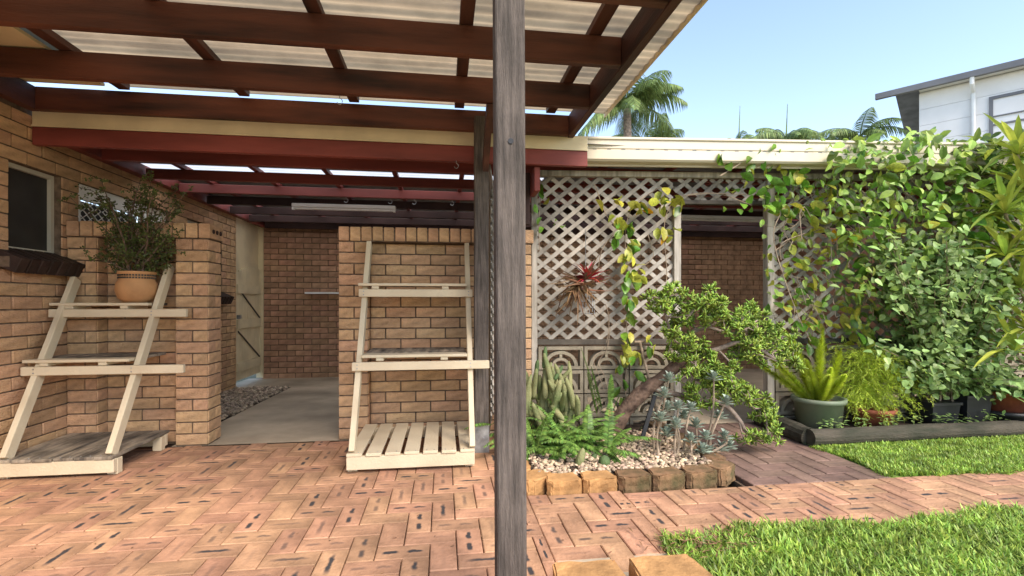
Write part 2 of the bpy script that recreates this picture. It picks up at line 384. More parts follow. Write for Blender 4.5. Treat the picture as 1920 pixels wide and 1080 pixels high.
# soffit, wall plate, roof of the house
MB().box(-2.72, -2.2, .2, 3.57, 2.492, 2.51).build('soffit', M['cream'], house)
MB().add([(-2.15, .2, 2.53), (-2.15, 3.55, 2.53), (-6, 3.55, 3.6), (-6, .2, 3.6)], [(0, 1, 2, 3)]).build('roof', M['rooftile'], house)
# security door and sidelight
door = thing('security_door', 'white security screen door with diamond grille in the brick house wall', 'door', (0, 0, 0))
x = XL - .03
f = MB()
for a, b, c, d in ((4.10, 4.16, 0, 1.97), (4.94, 5.0, 0, 1.97), (4.16, 4.94, 0, .12), (4.16, 4.94, 1.86, 1.97), (4.16, 4.94, .92, 1.02)): f.box(x - .04, x, a, b, c, d)
f.build('door_frame', M['white'], door)
g = MB(); step = .085
for k in range(9):
    for s in (1, -1):
        pts = []
        for q in range(34):
            zz = .12 + q * .0527; pts.append((x - .02 + .004 * s, 4.17 + k * step + .0425 + s * .0425 * (1 if q % 2 else -1) * .9, zz))
        g.tube(pts, .0045, 4)
g.build('grille', M['white'], door)
MB().box(x - .075, x - .06, 4.16, 4.94, .12, 1.86).build('door_panel', M['screen'], door)
MB().box(x, x + .02, 4.105, 4.135, 1.55, 1.65).build('hinge', M['steel'], door)
sl = MB()
for a, b, c, d in ((5.0, 5.04, 0, 1.97), (5.29, 5.33, 0, 1.97), (5.04, 5.29, 0, .05), (5.04, 5.29, 1.92, 1.97)): sl.box(x - .05, x - .005, a, b, c, d)
so = sl.build('sidelight_frame', M['alu'], door); MB().box(x - .03, x - .02, 5.04, 5.29, .05, 1.92).build('pane', M['white'], so)
# gate at the far end
gate = thing('side_gate', 'tall cream boarded gate with arched top and ledges at far end of house wall', 'gate', (0, 0, 0))
MB().box(XL - .06, XL - .03, 6.95, 7.84, 1.3, 2.32).build('upper_panel', M['cream'], gate)
for k in range(9):
    a = 6.96 + k * .097; t = (k + .5) / 9; top = 1.36 + .22 * math.sin(math.pi * (.15 + .5 * t))
    bevel(MB().box(XL - .035, XL - .012, a, a + .094, .02, top).build('board', M['cream'], gate), .003)
for z in (.2, .78, 1.25): MB().box(XL - .011, XL + .015, 6.95, 7.84, z - .06, z + .06).build('ledge', M['cream'], gate)
for z in (.26, .84): MB().bar((XL - .002, 7.0, z + .42), (XL - .002, 7.78, z), .012, .016).build('brace', M['dark_rail'], gate)
MB().box(XL - .06, XL + .03, 7.80, 7.848, -.06, 2.3).build('gate_post', M['cream'], gate)
MB().box(XL - .02, XL + .03, 6.97, 7.02, .85, .9).build('latch', M['steel'], gate)

# rear wall
back = thing('brick_wall', 'dark brown brick rear wall at the back of the carport', 'wall', (0, 0, 0))
wall_core('mortar_core', back, (XL, 7.85, 0), 0, 9.2, -.15, 2.45, .15, [], M['mortar'])
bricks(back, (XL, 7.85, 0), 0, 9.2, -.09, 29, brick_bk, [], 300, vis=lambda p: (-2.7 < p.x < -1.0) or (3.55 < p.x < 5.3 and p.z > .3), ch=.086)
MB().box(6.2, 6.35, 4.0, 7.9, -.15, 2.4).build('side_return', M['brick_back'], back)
sh = MB().box(-2.05, -.6, 7.72, 7.84, 1.20, 1.225).build('wall_shelf', M['white']); tag(sh, 'thin pale shelf board fixed on the rear brick wall', 'shelf')
b2 = MB().box(-.9, -.88, 7.73, 7.84, 1.08, 1.2).build('bracket', M['steel'], sh)

# stub walls with piers and brick-on-edge capping
def screen_wall(label, x0, x1, piers, endhole=False):
    t = thing('brick_screen_wall', label, 'wall', (0, 0, 0), 'low brick screen walls flanking the carport entry')
    core = MB().box(x0 + .01, x1 - .01, 4.089, 4.19, -.05, 1.55)
    for a, b in piers: core.box(a + .009, b - .009, 3.979, 4.181, -.05, 1.549)
    core.build('mortar_core', M['mortar'], t)
    gaps = []; e = x0
    for a, b in piers:
        if a - e > .05: gaps.append((e, a))
        e = b
    if x1 - e > .05: gaps.append((e, x1))
    for a, b in gaps: bricks(t, (a, 4.08, 0), 0, b - a, 0, 18, brick_me)
    for a, b in piers:
        bricks(t, (a, 3.97, 0), 0, b - a, 0, 18, brick_me, off=0)
        bricks(t, (b, 3.97 + .006, 0), R(90), .215, 0, 18, brick_me, off=1)
        if a > x0 + .3: bricks(t, (a, 3.97 + .221, 0), R(-90), .215, 0, 18, brick_me, off=1)
    n = round((x1 - x0 + .02) / .086); st = (x1 - x0 + .02) / n
    bm = bmesh.new(); bmesh.ops.create_cube(bm, size=1); bmesh.ops.scale(bm, vec=(st - .01, .235, .108), verts=bm.verts)
    bmesh.ops.bevel(bm, geom=list(bm.edges), offset=.004, segments=1, affect='EDGES')
    me = bpy.data.meshes.new('capping_brick'); bm.to_mesh(me); bm.free(); me.materials.append(M['brick'])
    for k in range(n): inst(me, 'capping_brick', t, (x0 + (k + .5) * st, 4.078, 1.608 + random.uniform(-.002, .002)), (0, 0, random.uniform(-.01, .01)))
    MB().box(x0, x1 + .01, 3.972, 4.185, 1.549, 1.645).build('capping_mortar', M['mortar'], t)
    if endhole:
        for q in (-.06, 0, .06):
            MB().tube([(x1 + .012, 4.078 + q, 1.608), (x1 + .0215, 4.078 + q, 1.608)], .017, 10).build('core_hole', M['dark_ceiling'], t)
screen_wall('low tan brick screen wall beside house, capped on edge with three core holes', XL, -1.745, [(XL, -2.5), (-1.975, -1.745)], True)
screen_wall('tan brick screen wall behind slatted stand, right of the concrete entry', -.806, .724, [(-.806, -.578), (.496, .724)])

# bark / pebble strip in the carport
def pebbles(name, m, pts, s0, s1, flat=.6):
    bm = bmesh.new(); bmesh.ops.create_icosphere(bm, subdivisions=1, radius=1)
    bv = np.array([v.co[:] for v in bm.verts]); bf = np.array([[v.index for v in f.verts] for f in bm.faces]); bm.free()
    n = len(pts); V = np.repeat(bv[None], n, 0) * (1 + rng.normal(0, .13, (n, len(bv), 1)))
    sc = rng.uniform(s0, s1, (n, 1, 1)) * np.stack([rng.uniform(.7, 1.4, n), rng.uniform(.7, 1.2, n), rng.uniform(flat * .7, flat * 1.3, n)], 1)[:, None, :]
    V = V * sc; a = rng.uniform(0, 6.28, n)[:, None]
    x = V[..., 0] * np.cos(a) - V[..., 1] * np.sin(a); y = V[..., 0] * np.sin(a) + V[..., 1] * np.cos(a)
    tl = rng.uniform(-.5, .5, n)[:, None]; V = np.stack([x, y, V[..., 2] + x * tl], -1) + np.array(pts)[:, None, :]
    Fq = (bf[None] + (np.arange(n) * len(bv))[:, None, None]).reshape(-1, 3)
    return npmesh(name, V.reshape(-1, 3), Fq, m)
pts = [(random.uniform(-2.68, -1.99 - .05 * random.random()), y, -.0 - (y - 3.97) * .0195 + random.uniform(0, .02)) for y in [random.uniform(4.2, 6.85) for _ in range(2600)]]
tag(pebbles('pebble_strip', M['dark_pebble'], pts, .012, .026), 'strip of pale bark and pebbles along the house wall in the carport', 'pebbles', kind='stuff')
shell(MB().add([(-2.7, 3.97, -.01), (-1.99, 3.97, -.01), (-1.99, 6.9, -.065), (-2.7, 6.9, -.065)], [(0, 1, 2, 3)]).build('bed_soil', M['soil']))
shell(MB().add([(-2.9, 6.9, -.062), (-1.99, 6.9, -.062), (-1.99, 7.9, -.081), (-2.9, 7.9, -.081)], [(0, 1, 2, 3)]).build('gate_threshold', M['concrete']))

# ---------------------------------------------------------------- pergola
perg = thing('pergola', 'dark brown timber pergola with grey post and corrugated sheeting over the patio', 'pergola')
for y in (1.45, 1.98, 2.53, 3.10):
    wood_bar(perg, 'beam', -2.64, .944, y - .024, y + .024, 2.334, 2.484, M['brown'])
wood_bar(perg, 'beam', -2.64, .944, 3.612, 3.658, 2.334, 2.484, M['brown'])
wood_bar(perg, 'edge_beam', .946, .993, 1.42, 3.66, 2.330, 2.49, M['brownY'])
wood_bar(perg, 'ledger', -2.698, -2.642, 1.2, 3.655, 2.334, 2.486, M['brownY'])
for x in (-2.1, -1.35, -.62, .12, .80):
    wood_bar(perg, 'batten', x - .035, x + .035, 1.42, 3.60, 2.486, 2.526, M['brownY'])
def corr(name, x0, x1, y0, y1, z, amp, pitch, m, parent, alongx=True):
    n = int((y1 - y0 if alongx else x1 - x0) / pitch * 8); V = []; 
    for k in range(n + 1):
        s = k / n; h = amp * math.sin(2 * math.pi * s * n / 8)
        if alongx: y = y0 + (y1 - y0) * s; V += [(x0, y, z + h), (x1, y, z + h)]
        else: xx = x0 + (x1 - x0) * s; V += [(xx, y0, z + h), (xx, y1, z + h)]
    return MB().add(V, [(2 * k, 2 * k + 1, 2 * k + 3, 2 * k + 2) for k in range(n)]).build(name, m, parent, True)
corr('roof_sheet', -2.2, 1.245, 1.35, 3.67, 2.534, .006, .076, M['sheet'], perg)
wood_bar(perg, 'barge_trim', 1.243, 1.258, 1.34, 3.69, 2.512, 2.548, M['cream'])
po = MB().bar((.2215, 1.60, -.02), (.2125, 1.60, 2.40), .095, .095, (0, 1, 0)).build('post', M['grey_wood'], perg); bevel(po, .005)
po.data.materials[0] = M['grey_wood']
MB().tube([(.215, 1.549, 1.585), (.215, 1.555, 1.585)], .009, 10).build('bolt', M['black_pot'], perg)
p2 = MB().box(.225, .325, 3.49, 3.59, .08, 2.40).build('post', M['grey_wood'], perg); bevel(p2, .005)
st = MB().box(.222, .328, 3.484, 3.489, .03, .2).box(.222, .328, 3.591, 3.596, .03, .2).box(.222, .328, 3.484, 3.596, -.02, .03).build('post_stirrup', M['steel'], perg)
for dx, z in ((.25, .15), (.29, .10)): MB().tube([(dx, 3.476, z), (dx, 3.485, z)], .009, 8).build('bolt', M['steel'], perg)
MB().bar((.30, 3.47, 2.02), (.30, 3.13, 2.36), .04, .09, (0, 1, 1)).build('knee_brace', M['brownY'], perg)
for bx_, by_ in ((-.62, 3.10), (.1, 3.66)):
    MB().tube([(bx_, by_, 2.33 if by_ < 3.5 else 2.12)] + [(bx_ + .016 * math.sin(a), by_, (2.31 if by_ < 3.5 else 2.10) - .018 + .018 * math.cos(a)) for a in np.linspace(0, 4.4, 9)], .0025, 5).build('hook', M['steel'], perg)
# edge-on lattice strip behind the post
ls = thing('lattice_strip', 'narrow weathered lattice strip seen edge-on behind the grey posts', 'lattice')
for k in range(26):
    z = .25 + k * .066
    for s in (1, -1):
        MB().bar((.362 + s * .007, 3.60, z), (.362 + s * .007, 3.92, z + s * .30), .010, .035, (0, -s * .7, .7)).build('lath', M['lath'], ls)
wood_bar(ls, 'frame', .35, .376, 3.92, 3.955, .1, 2.2, M['frame_wood'])

# ---------------------------------------------------------------- carport roof
cp = thing('carport', 'carport roof with red beams, cream fascia and a clear roof strip', 'carport')
wood_bar(cp, 'fascia', -2.695, 1.106, 3.662, 3.69, 2.240, 2.350, M['cream'])
MB().box(-2.695, 1.106, 3.655, 3.66, 2.236, 2.246).build('fascia_trim', M['cream'], cp)
wood_bar(cp, 'beam', -2.695, 1.106, 3.664, 3.71, 2.118, 2.236, M['red'])
for y in (4.2, 4.77, 5.32, 5.9, 6.5, 7.1, 7.7):
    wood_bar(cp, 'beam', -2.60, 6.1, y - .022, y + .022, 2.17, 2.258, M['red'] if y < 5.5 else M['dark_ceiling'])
wood_bar(cp, 'wall_plate', -2.695, -2.62, 3.72, 7.8, 2.19, 2.29, M['red'])
for x in np.arange(-2.3, 6, .62): wood_bar(cp, 'batten', x - .022, x + .022, 3.72 if x < 1.0 else 4.1, 7.8, 2.260, 2.298, M['red'])
for y0, y1, clear in ((3.72, 4.77, 0), (4.77, 5.35, 1), (5.35, 6.16, 0), (6.16, 6.64, 1), (6.64, 6.8, 0), (6.8, 7.3, 1), (7.3, 8.0, 0)):  # rear clear strips are added, hidden behind beams, to brighten the carport
    if y0 == 4.77: corr('roof_sheet', 1.0, 6.2, y0, y1, 2.312, .008, .076, M['rooftile'], cp)
    corr('clear_roof_sheet' if clear else 'roof_sheet', -2.75, 1.0 if y0 == 4.77 else 6.2, y0, y1, 2.312, .008, .076, M['clear_sheet' if clear else 'rooftile'], cp)
wood_bar(cp, 'bracket', .70, .745, 3.72, 3.95, 1.93, 2.116, M['red'])
wood_bar(cp, 'bracket', .66, .70, 3.9, 3.95, 1.7, 2.116, M['dark_ceiling'])  # near-black bar for the dark gap beside the red bracket, shade as colour
for bx_ in (-1.0, -.55, -.3, .1):
    MB().tube([(bx_, 5.32, 2.17)] + [(bx_ + .02 * math.sin(a), 5.32, 2.135 + .02 * math.cos(a)) for a in np.linspace(0, 4.4, 9)], .003, 5).build('hook', M['steel'], cp)
def batten_light(x0, x1, y, z, label):
    t = thing('fluorescent_light', label, 'light', (0, 0, 0), 'fluorescent batten lights under the carport roof')
    bevel(MB().box(x0, x1, y - .05, y + .05, z + .012, z + .055).build('casing', M['white'], t), .006)
    MB().tube([(x0 + .03, y - .03, z), (x1 - .03, y - .03, z)], .012, 10).build('tube', M['white'], t)
    for x in (x0 + .015, x1 - .015): MB().box(x - .012, x + .012, y - .05, y, z - .014, z + .0115).build('lamp_holder', M['white'], t)
a = onY(549, 390, 5.6); b = onY(742, 400, 5.6); batten_light(a.x, b.x, 5.6, 2.085, 'cream fluorescent batten light hanging over the brick entry of the carport')
batten_light(2.75, 4.0, 5.6, 2.07, 'fluorescent batten light seen through the lattice doorway')
# gutter
gut = thing('roof_gutter', 'cream metal roof gutter running above the lattice screen', 'gutter')
prof = [(3.86, 2.185), (3.80, 2.19), (3.785, 2.205), (3.785, 2.275), (3.792, 2.279), (3.792, 2.286), (3.785, 2.29), (3.785, 2.352), (3.772, 2.36), (3.772, 2.376), (3.79, 2.378), (3.797, 2.36), (3.797, 2.20), (3.86, 2.195)]
n = len(prof); mb = MB().add([(x, y, z) for x in (1.112, 6.3) for y, z in prof], [tuple(range(n)), tuple(range(2 * n - 1, n - 1, -1))] + [(i, (i + 1) % n, (i + 1) % n + n, i + n) for i in range(n)])
mb.build('gutter_trough', M['gutter'], gut)
for x in np.arange(1.2, 6, .115): MB().box(x, x + .03, 3.7905, 3.7925, 2.280, 2.285).build('slot', M['grey_metal'], gut)
MB().box(1.112, 6.3, 3.865, 3.885, 2.17, 2.33).build('fascia_board', M['gutter'], gut)
turn(gut)
MB().add([(1.12, 3.84, 2.352), (6.2, 3.36, 2.352), (6.2, 3.78, 2.352), (1.12, 3.86, 2.352)], [(0, 1, 2, 3)]).build('roof_flashing', M['rooftile'], cp)

# ---------------------------------------------------------------- lattice screen, breeze blocks
def clip_line(x0, z0, dx, dz, xa, xb, za, zb):
    t0, t1 = -1e9, 1e9
    for p, d, lo, hi in ((x0, dx, xa, xb), (z0, dz, za, zb)):
        ta, tb = (lo - p) / d, (hi - p) / d
        t0, t1 = max(t0, min(ta, tb)), min(t1, max(ta, tb))
    return (t0, t1) if t1 - t0 > .03 else None
def lattice(label, panels, rails):
    t = thing('lattice_screen', label, 'lattice', (0, 0, 0))
    an = R(39); pit = .087 / math.sin(an)
    for xa, xb, za, zb in panels:
        for s in (1, -1):
            dx, dz = math.cos(an), s * math.sin(an)
            span = (zb - za) / math.tan(an)
            x = xa - span - .1 if s > 0 else xa
            x0 = xa - span if s > 0 else xa; x1 = xb if s > 0 else xb + span
            k = x0
            while k < x1:
                c = clip_line(k, za, dx, dz, xa, xb, za, zb)
                if c:
                    y = 4.03 if s > 0 else 4.046
                    a = Vector((k + dx * c[0], y, za + dz * c[0])); b = Vector((k + dx * c[1], y, za + dz * c[1]))
                    MB().bar(a, b, .007, .033, (-dz * s * s, 0, dx)).build('lath', M['lath'], t)
                k += pit
    for r in rails: wood_bar(t, r[0], *r[1:7], r[7])
    return turn(t)
lattice('weathered diagonal lattice panel beside brick pier, with hanging bromeliad', [(.78, 1.935, .76, 2.13)], [
    ('stile', .735, .785, 4.02, 4.075, .0, 2.15, M['frame_wood']), ('rail', .786, 1.936, 4.02, 4.07, .715, .762, M['dark_rail']),
    ('top_rail', .786, 2.95, 4.0, 4.06, 2.122, 2.168, M['frame_wood']), ('jamb', 1.937, 1.995, 4.0, 4.075, 0, 1.93, M['frame_wood'])])
lattice('diagonal lattice panel over the dark doorway and behind the leafy vine', [(1.95, 2.76, 1.93, 2.12), (2.805, 5.9, .76, 2.12)], [
    ('jamb', 2.742, 2.803, 4.0, 4.075, 0, 2.12, M['frame_wood']), ('head', 1.997, 2.740, 4.01, 4.06, 1.90, 1.935, M['dark_rail']),
    ('rail', 2.805, 6.0, 4.02, 4.07, .715, .762, M['dark_rail']), ('top_rail', 2.952, 6.0, 4.0, 4.06, 2.122, 2.168, M['frame_wood'])])
def arcband(cx, cz, r0, r1, n=14):
    return [(cx + r1 * math.cos(a), cz + r1 * math.sin(a)) for a in np.linspace(0, math.pi, n)], [(cx + r0 * math.cos(a), cz + r0 * math.sin(a)) for a in np.linspace(math.pi, 0, n)]
bb = MB(); W, Hh = .386, .188
for q in ((-W / 2, W / 2, 0, .026), (-W / 2, W / 2, Hh - .026, Hh), (-W / 2, -W / 2 + .028, .026, Hh - .026), (W / 2 - .028, W / 2, .026, Hh - .026)): bb.box(q[0], q[1], -.045, .045, q[2], q[3])
for r0, r1 in ((.118, .148), (.055, .08)):
    n = 14; A = np.linspace(0, math.pi, n)
    vs = [(r * math.cos(a), y, .026 + r * .86 * math.sin(a)) for y in (-.04, .04) for r in (r0, r1) for a in A]
    fs = []
    for i in range(n - 1):
        fs += [(i, i + 1, n + i + 1, n + i), (2 * n + i, 3 * n + i, 3 * n + i + 1, 2 * n + i + 1), (n + i, n + i + 1, 3 * n + i + 1, 3 * n + i), (i, 2 * n + i, 2 * n + i + 1, i + 1)]
    bb.add(vs, fs)
bb.box(-.012, .012, -.038, .038, .026 + .07, .026 + .105)
blk = bb.build('breeze_block', M['concrete_block']); blk_me = blk.data; bpy.data.objects.remove(blk)
def blocks(label, x0, x1):
    t = thing('breeze_block_wall', label, 'wall', (0, 0, 0), 'patterned concrete block walls below the lattice')
    n = max(1, round((x1 - x0) / .396)); stp = (x1 - x0) / n
    for r in range(4):
        for k in range(n): inst(blk_me, 'breeze_block', t, (x0 + (k + .5) * stp, 4.04, -.08 + r * .198), (0, 0, 0), (stp / .396, 1, 1))
    turn(t)
blocks('fan-patterned concrete breeze blocks below lattice beside the leaning succulent', .787, 1.935)
blocks('fan-patterned concrete breeze blocks behind the potted ferns and shrub', 2.806, 5.6)

# ---------------------------------------------------------------- slatted plant stands
def stand(label, x0, x1, yf, yb, legs, rails, shelves, nsl, slatmat, gap):
    t = thing('plant_stand', label, 'plant stand', (0, 0, 0))
    zt = .125
    wood_bar(t, 'front_rail', x0, x1, yf, yf + .035, .022, .105, M['stand'])
    wood_bar(t, 'back_rail', x0, x1, yb - .06, yb - .025, .022, .105, M['stand'])
    for x in (x0 + .03, x1 - .03):
        for y in (yf + .06, yb - .09): wood_bar(t, 'foot', x - .03, x + .03, y - .02, y + .03, .0, .1, M['stand'])
    wd = (x1 - x0 - gap * (nsl - 1)) / nsl
    for k in range(nsl):
        a = x0 + k * (wd + gap)
        o = wood_bar(t, 'base_slat', a, a + wd, yf - .008 + random.uniform(-.006, .006), yb, .106, zt + random.uniform(-.001, .001), slatmat)
    for xc, (ya, za), (yb2, zb) in legs:
        o = MB().bar((xc, ya, za), (xc, yb2, zb), .036, .07, (0, -1, .4)).build('leg', M['stand'], t); bevel(o, .003)
    for xa, xb, y, z in rails: wood_bar(t, 'shelf_rail', xa, xb, y - .016, y + .016, z - .028, z + .028, M['stand'])
    for xa, xb, ya, yb2, z in shelves:
        n = 4; ww = (yb2 - ya - .012 * (n - 1)) / n
        for k in range(n): wood_bar(t, 'shelf_slat', xa, xb, ya + k * (ww + .012), ya + k * (ww + .012) + ww, z, z + .02, M['stand'] if k < 1 else M['dirty'])
        for x in (xa + .12, xb - .16): wood_bar(t, 'cleat', x - .025, x + .025, ya + .005, yb2, z - .022, z - .001, M['stand'])
    sc = MB()
    for k in range(nsl):
        a = x0 + k * (wd + gap)
        for q in (.25, .75): sc.tube([(a + wd * q, yf + .018, zt - .002), (a + wd * q, yf + .018, zt + .0025)], .004, 8)
    for xa, xb, y, z in rails:
        for xc, *_ in legs:
            for dz in (-.012, .012): sc.tube([(xc, y - .019, z + dz), (xc, y - .014, z + dz)], .0045, 8)
    tag(sc.build('screw_heads', M['steel'], t), None, None, kind='stuff')
    return t
stand('cream slatted plant stand against house wall, holding the terracotta pot plant', -2.67, -2.005, 3.33, 3.96,
      [(-2.035, (3.36, .126), (4.03, 1.345)), (-2.61, (3.36, .126), (3.93, 1.24))],
      [(-2.685, -1.81, 3.80, .995), (-2.685, -1.72, 3.575, .625)],
      [(-2.685, -2.06, 3.79, 4.04, 1.047), (-2.685, -2.06, 3.57, 4.02, .677)], 6, M['dirty'], .006)
stand('empty cream slatted plant stand in front of brick wall beside grey post', -.595, .205, 3.17, 3.93,
      [(-.565, (3.20, .126), (3.945, 1.53)), (.19, (3.20, .126), (3.945, 1.53))],
      [(-.60, .22, 3.67, 1.138), (-.60, .32, 3.40, .640)],
      [(-.605, .18, 3.66, 3.95, 1.190), (-.545, .17, 3.43, 3.96, .692)], 7, M['stand'], .024)

# ---------------------------------------------------------------- plants: helpers
def rv(s=1): return Vector((random.gauss(0, s), random.gauss(0, s), random.gauss(0, s)))
def curve(a, d, L, n, droop, wob=0):
    p = Vector(a); d = Vector(d).normalized(); out = [p.copy()]
    for k in range(n):
        d = (d + Vector((0, 0, -droop / n)) + rv(wob)).normalized(); p = p + d * (L / n); out.append(p.copy())
    return out
def frond(leafmb, stem, a, d, L, n, ll, lw, droop, ldroop=.3, r=.003):
    pts = curve(a, d, L, 10, droop); stem.tube(pts, [r * (1 - .08 * k) for k in range(11)], 4, False)
    for k in range(n):
        t = .12 + .88 * k / n; i = min(int(t * 10), 9); q = pts[i].lerp(pts[i + 1], t * 10 - i); ax = (pts[i + 1] - pts[i]).normalized()
        sd = ax.cross(Vector((0, 0, 1)))
        if sd.length < .05: sd = Vector((1, 0, 0))
        sd.normalize(); s = math.sin(math.pi * min(1, t * .85 + .12)) * .9 + .15
        for sg in (1, -1):
            dd = (sd * sg + ax * .55 + Vector((0, 0, -ldroop)) + rv(.06)).normalized(); tip = q + dd * ll * s; w_ = ax * lw * .5
            m_ = q + dd * ll * s * .5 + Vector((0, 0, ll * .04))
            leafmb.add([q - w_ * .6, q + w_ * .6, m_ + w_, m_ - w_, tip + Vector((0, 0, -ll * s * ldroop * .4))], [(0, 1, 2, 3), (3, 2, 4)])

# potted small-leaf succulent
pp = thing('potted_plant', 'bushy small-leaved succulent in a pale terracotta bowl on the slatted stand', 'potted plant', (0, 0, 0))
c = onY(257, 567, 3.90); c.z = 1.068; PS = .88; k = .146
MB().lathe([(0, 0), (.09, 0), (.125, .03), (.146, .09), (.142, .14), (.125, .17), (.122, .178), (.126, .215), (.134, .222), (.134, .236), (.118, .236), (.114, .20), (0, .198)], (0, 0, 0), 36).build('pot', M['terracotta'], pp, True)
pt_ = pp.children[0]; pt_.location = c; pt_.scale = (PS, PS, .95)
hol = MB()
for q in range(40):
    a = 2 * math.pi * q / 40
    for zz in (.186, .204): hol.box(-.006, .006, -.003, .003, zz - .006, zz + .006, Matrix.Translation(c) @ Matrix.Rotation(a, 4, 'Z') @ Matrix.Translation((0, -.1255 * PS, -.008)))
hol.build('rim_pattern', M['dark_rail'], pp)
sm_, lm = MB(), MB()
for k in range(36):
    a = random.uniform(0, 6.28); el = random.uniform(.15, 1.45) if k > 9 else random.uniform(1.2, 1.5)
    d = Vector((math.cos(a) * math.cos(el), math.sin(a) * math.cos(el) * .6, math.sin(el))); L = random.uniform(.24, .40) + (.30 if el > 1.1 else 0)
    pts = curve(c + Vector((random.uniform(-.06, .06), random.uniform(-.05, .05), .2)), d, L, 8, .25, .09); sm_.tube(pts, [.007 * (1 - .09 * i) for i in range(9)], 5)
    for i in range(2, 9):
        for _ in range(2):
            tw = curve(pts[i], rv() + Vector((0, 0, .5)), random.uniform(.03, .10), 3, 0, .15); sm_.tube(tw, .0018, 3, False)
            for q in tw[1:]:
                for _2 in range(6): lm.leaf(q + rv(.006), rv(), rv(), random.uniform(.012, .018), .011, 0, .1)
sm_.build('stem', M['bark'], pp); lm.build('foliage', M['portulaca'], pp)['kind'] = 'stuff'

# garden bed edging stones
def edge_block(cx, cy, rot, m, name, label, sx=.20, sy=.14, sz=.115, parent=None):
    bm = bmesh.new(); pl = [(-sx / 2 + .025, -sy / 2), (sx / 2 - .025, -sy / 2), (sx / 2, -sy / 2 + .03), (sx / 2 - .02, sy / 2), (-sx / 2 + .02, sy / 2), (-sx / 2, -sy / 2 + .03)]
    vs = [bm.verts.new((x, y, z)) for z in (-.03, sz) for x, y in pl]; n = 6
    bm.faces.new(vs[:n][::-1]); bm.faces.new(vs[n:])
    for i in range(n): bm.faces.new((vs[i], vs[(i + 1) % n], vs[(i + 1) % n + n], vs[i + n]))
    bmesh.ops.bevel(bm, geom=list(bm.edges), offset=.006, segments=2, affect='EDGES')
    bmesh.ops.subdivide_edges(bm, edges=[e for e in bm.edges if e.calc_length() > .05], cuts=3, use_grid_fill=True)
    for v in bm.verts: v.co += Vector((random.gauss(0, .0018), random.gauss(0, .003), random.gauss(0, .0015)))
    me = bpy.data.meshes.new(name); bm.to_mesh(me); bm.free(); me.materials.append(m)
    o = bpy.data.objects.new(name, me); COL.objects.link(o); o.location = (cx, cy, 0); o.rotation_euler.z = rot
    if parent: o.parent = parent
    elif label: tag(o, label, 'stone')
    return o
bed = thing('garden_border', 'row of orange and mossy edging stones around the pebbled garden bed', 'border')
for i, (x, y, r, m) in enumerate([(.50, 3.42, 80, 'stone'), (.47, 3.2, 88, 'stone'), (.46, 2.98, 85, 'stone'), (.53, 2.80, 35, 'stone'), (.68, 2.74, 0, 'stone'), (.89, 2.745, 1, 'stone'), (1.10, 2.75, 0, 'stone_mossy'), (1.31, 2.755, 1, 'stone_mossy'), (1.52, 2.765, 2, 'stone_mossy'), (1.69, 2.82, 40, 'stone_mossy'), (1.745, 3.02, 88, 'stone_mossy'), (1.75, 3.23, 92, 'stone_mossy'), (1.75, 3.44, 90, 'stone_mossy'), (1.75, 3.65, 90, 'stone_mossy'), (1.75, 3.86, 90, 'stone_mossy')]):
    edge_block(x, y, R(r), M[m], 'edging_stone', None, .205, .14, .072, bed)
shell(MB().box(.5, 1.74, 2.8, 3.96, -.1, .05).build('garden_soil', M['soil']))
pts = []
while len(pts) < 2200:
    x, y = random.uniform(.55, 1.68), random.uniform(2.82, 3.6)
    if random.random() < (1 if y < 3.35 else .45): pts.append((x, y, .055 + random.uniform(0, .012) + .04 * (y - 2.82)))
shell(MB().add([(.52, 2.8, .05), (1.72, 2.8, .05), (1.72, 3.7, .085), (.52, 3.7, .085)], [(0, 1, 2, 3)]).build('pebble_base', M['soil']))
tag(pebbles('garden_pebbles', M['pebble'], pts, .009, .021), 'pale cream and pink pebbles covering the raised garden bed', 'pebbles', kind='stuff')
# front stones
edge_block(.505, 1.615, R(-2), M['stone'], 'sandstone_block', 'cut orange sandstone block beside the paving edge, first of the pair', .265, .24, .13)
edge_block(.795, 1.615, R(2), M['stone'], 'sandstone_block', 'cut orange sandstone block with dark spot, next to the lawn', .265, .24, .13)
shell(MB().box(.47, 1.06, .9, 1.985, -.12, -.002).build('concrete_pad', M['concrete']))

# leaning succulent tree
tree = thing('succulent_tree', 'leaning finger-leaved succulent tree with thick brown trunk in the garden bed', 'tree')
mb = MB()
tp = [onY(1150, 808, 3.62), onY(1172, 770, 3.60), onY(1205, 735, 3.57), onY(1245, 705, 3.54), onY(1290, 665, 3.5), onY(1306, 632, 3.47)]
def fine(pts, n=4):
    out = []
    for i in range(len(pts) - 1):
        p0, p1, p2, p3 = pts[max(i - 1, 0)], pts[i], pts[i + 1], pts[min(i + 2, len(pts) - 1)]
        for k in range(n):
            t = k / n; out.append(.5 * ((2 * p1) + (p2 - p0) * t + (2 * p0 - 5 * p1 + 4 * p2 - p3) * t * t + (3 * p1 - p0 - 3 * p2 + p3) * t ** 3))
    return out + [pts[-1]]
fp = fine(tp); rr = np.linspace(.062, .036, len(fp)) * (1 + rng.normal(0, .05, len(fp)))
mb.tube(fp, list(rr), 12); mb.build('trunk', M['bark'], tree, True)
br = MB(); ends = []
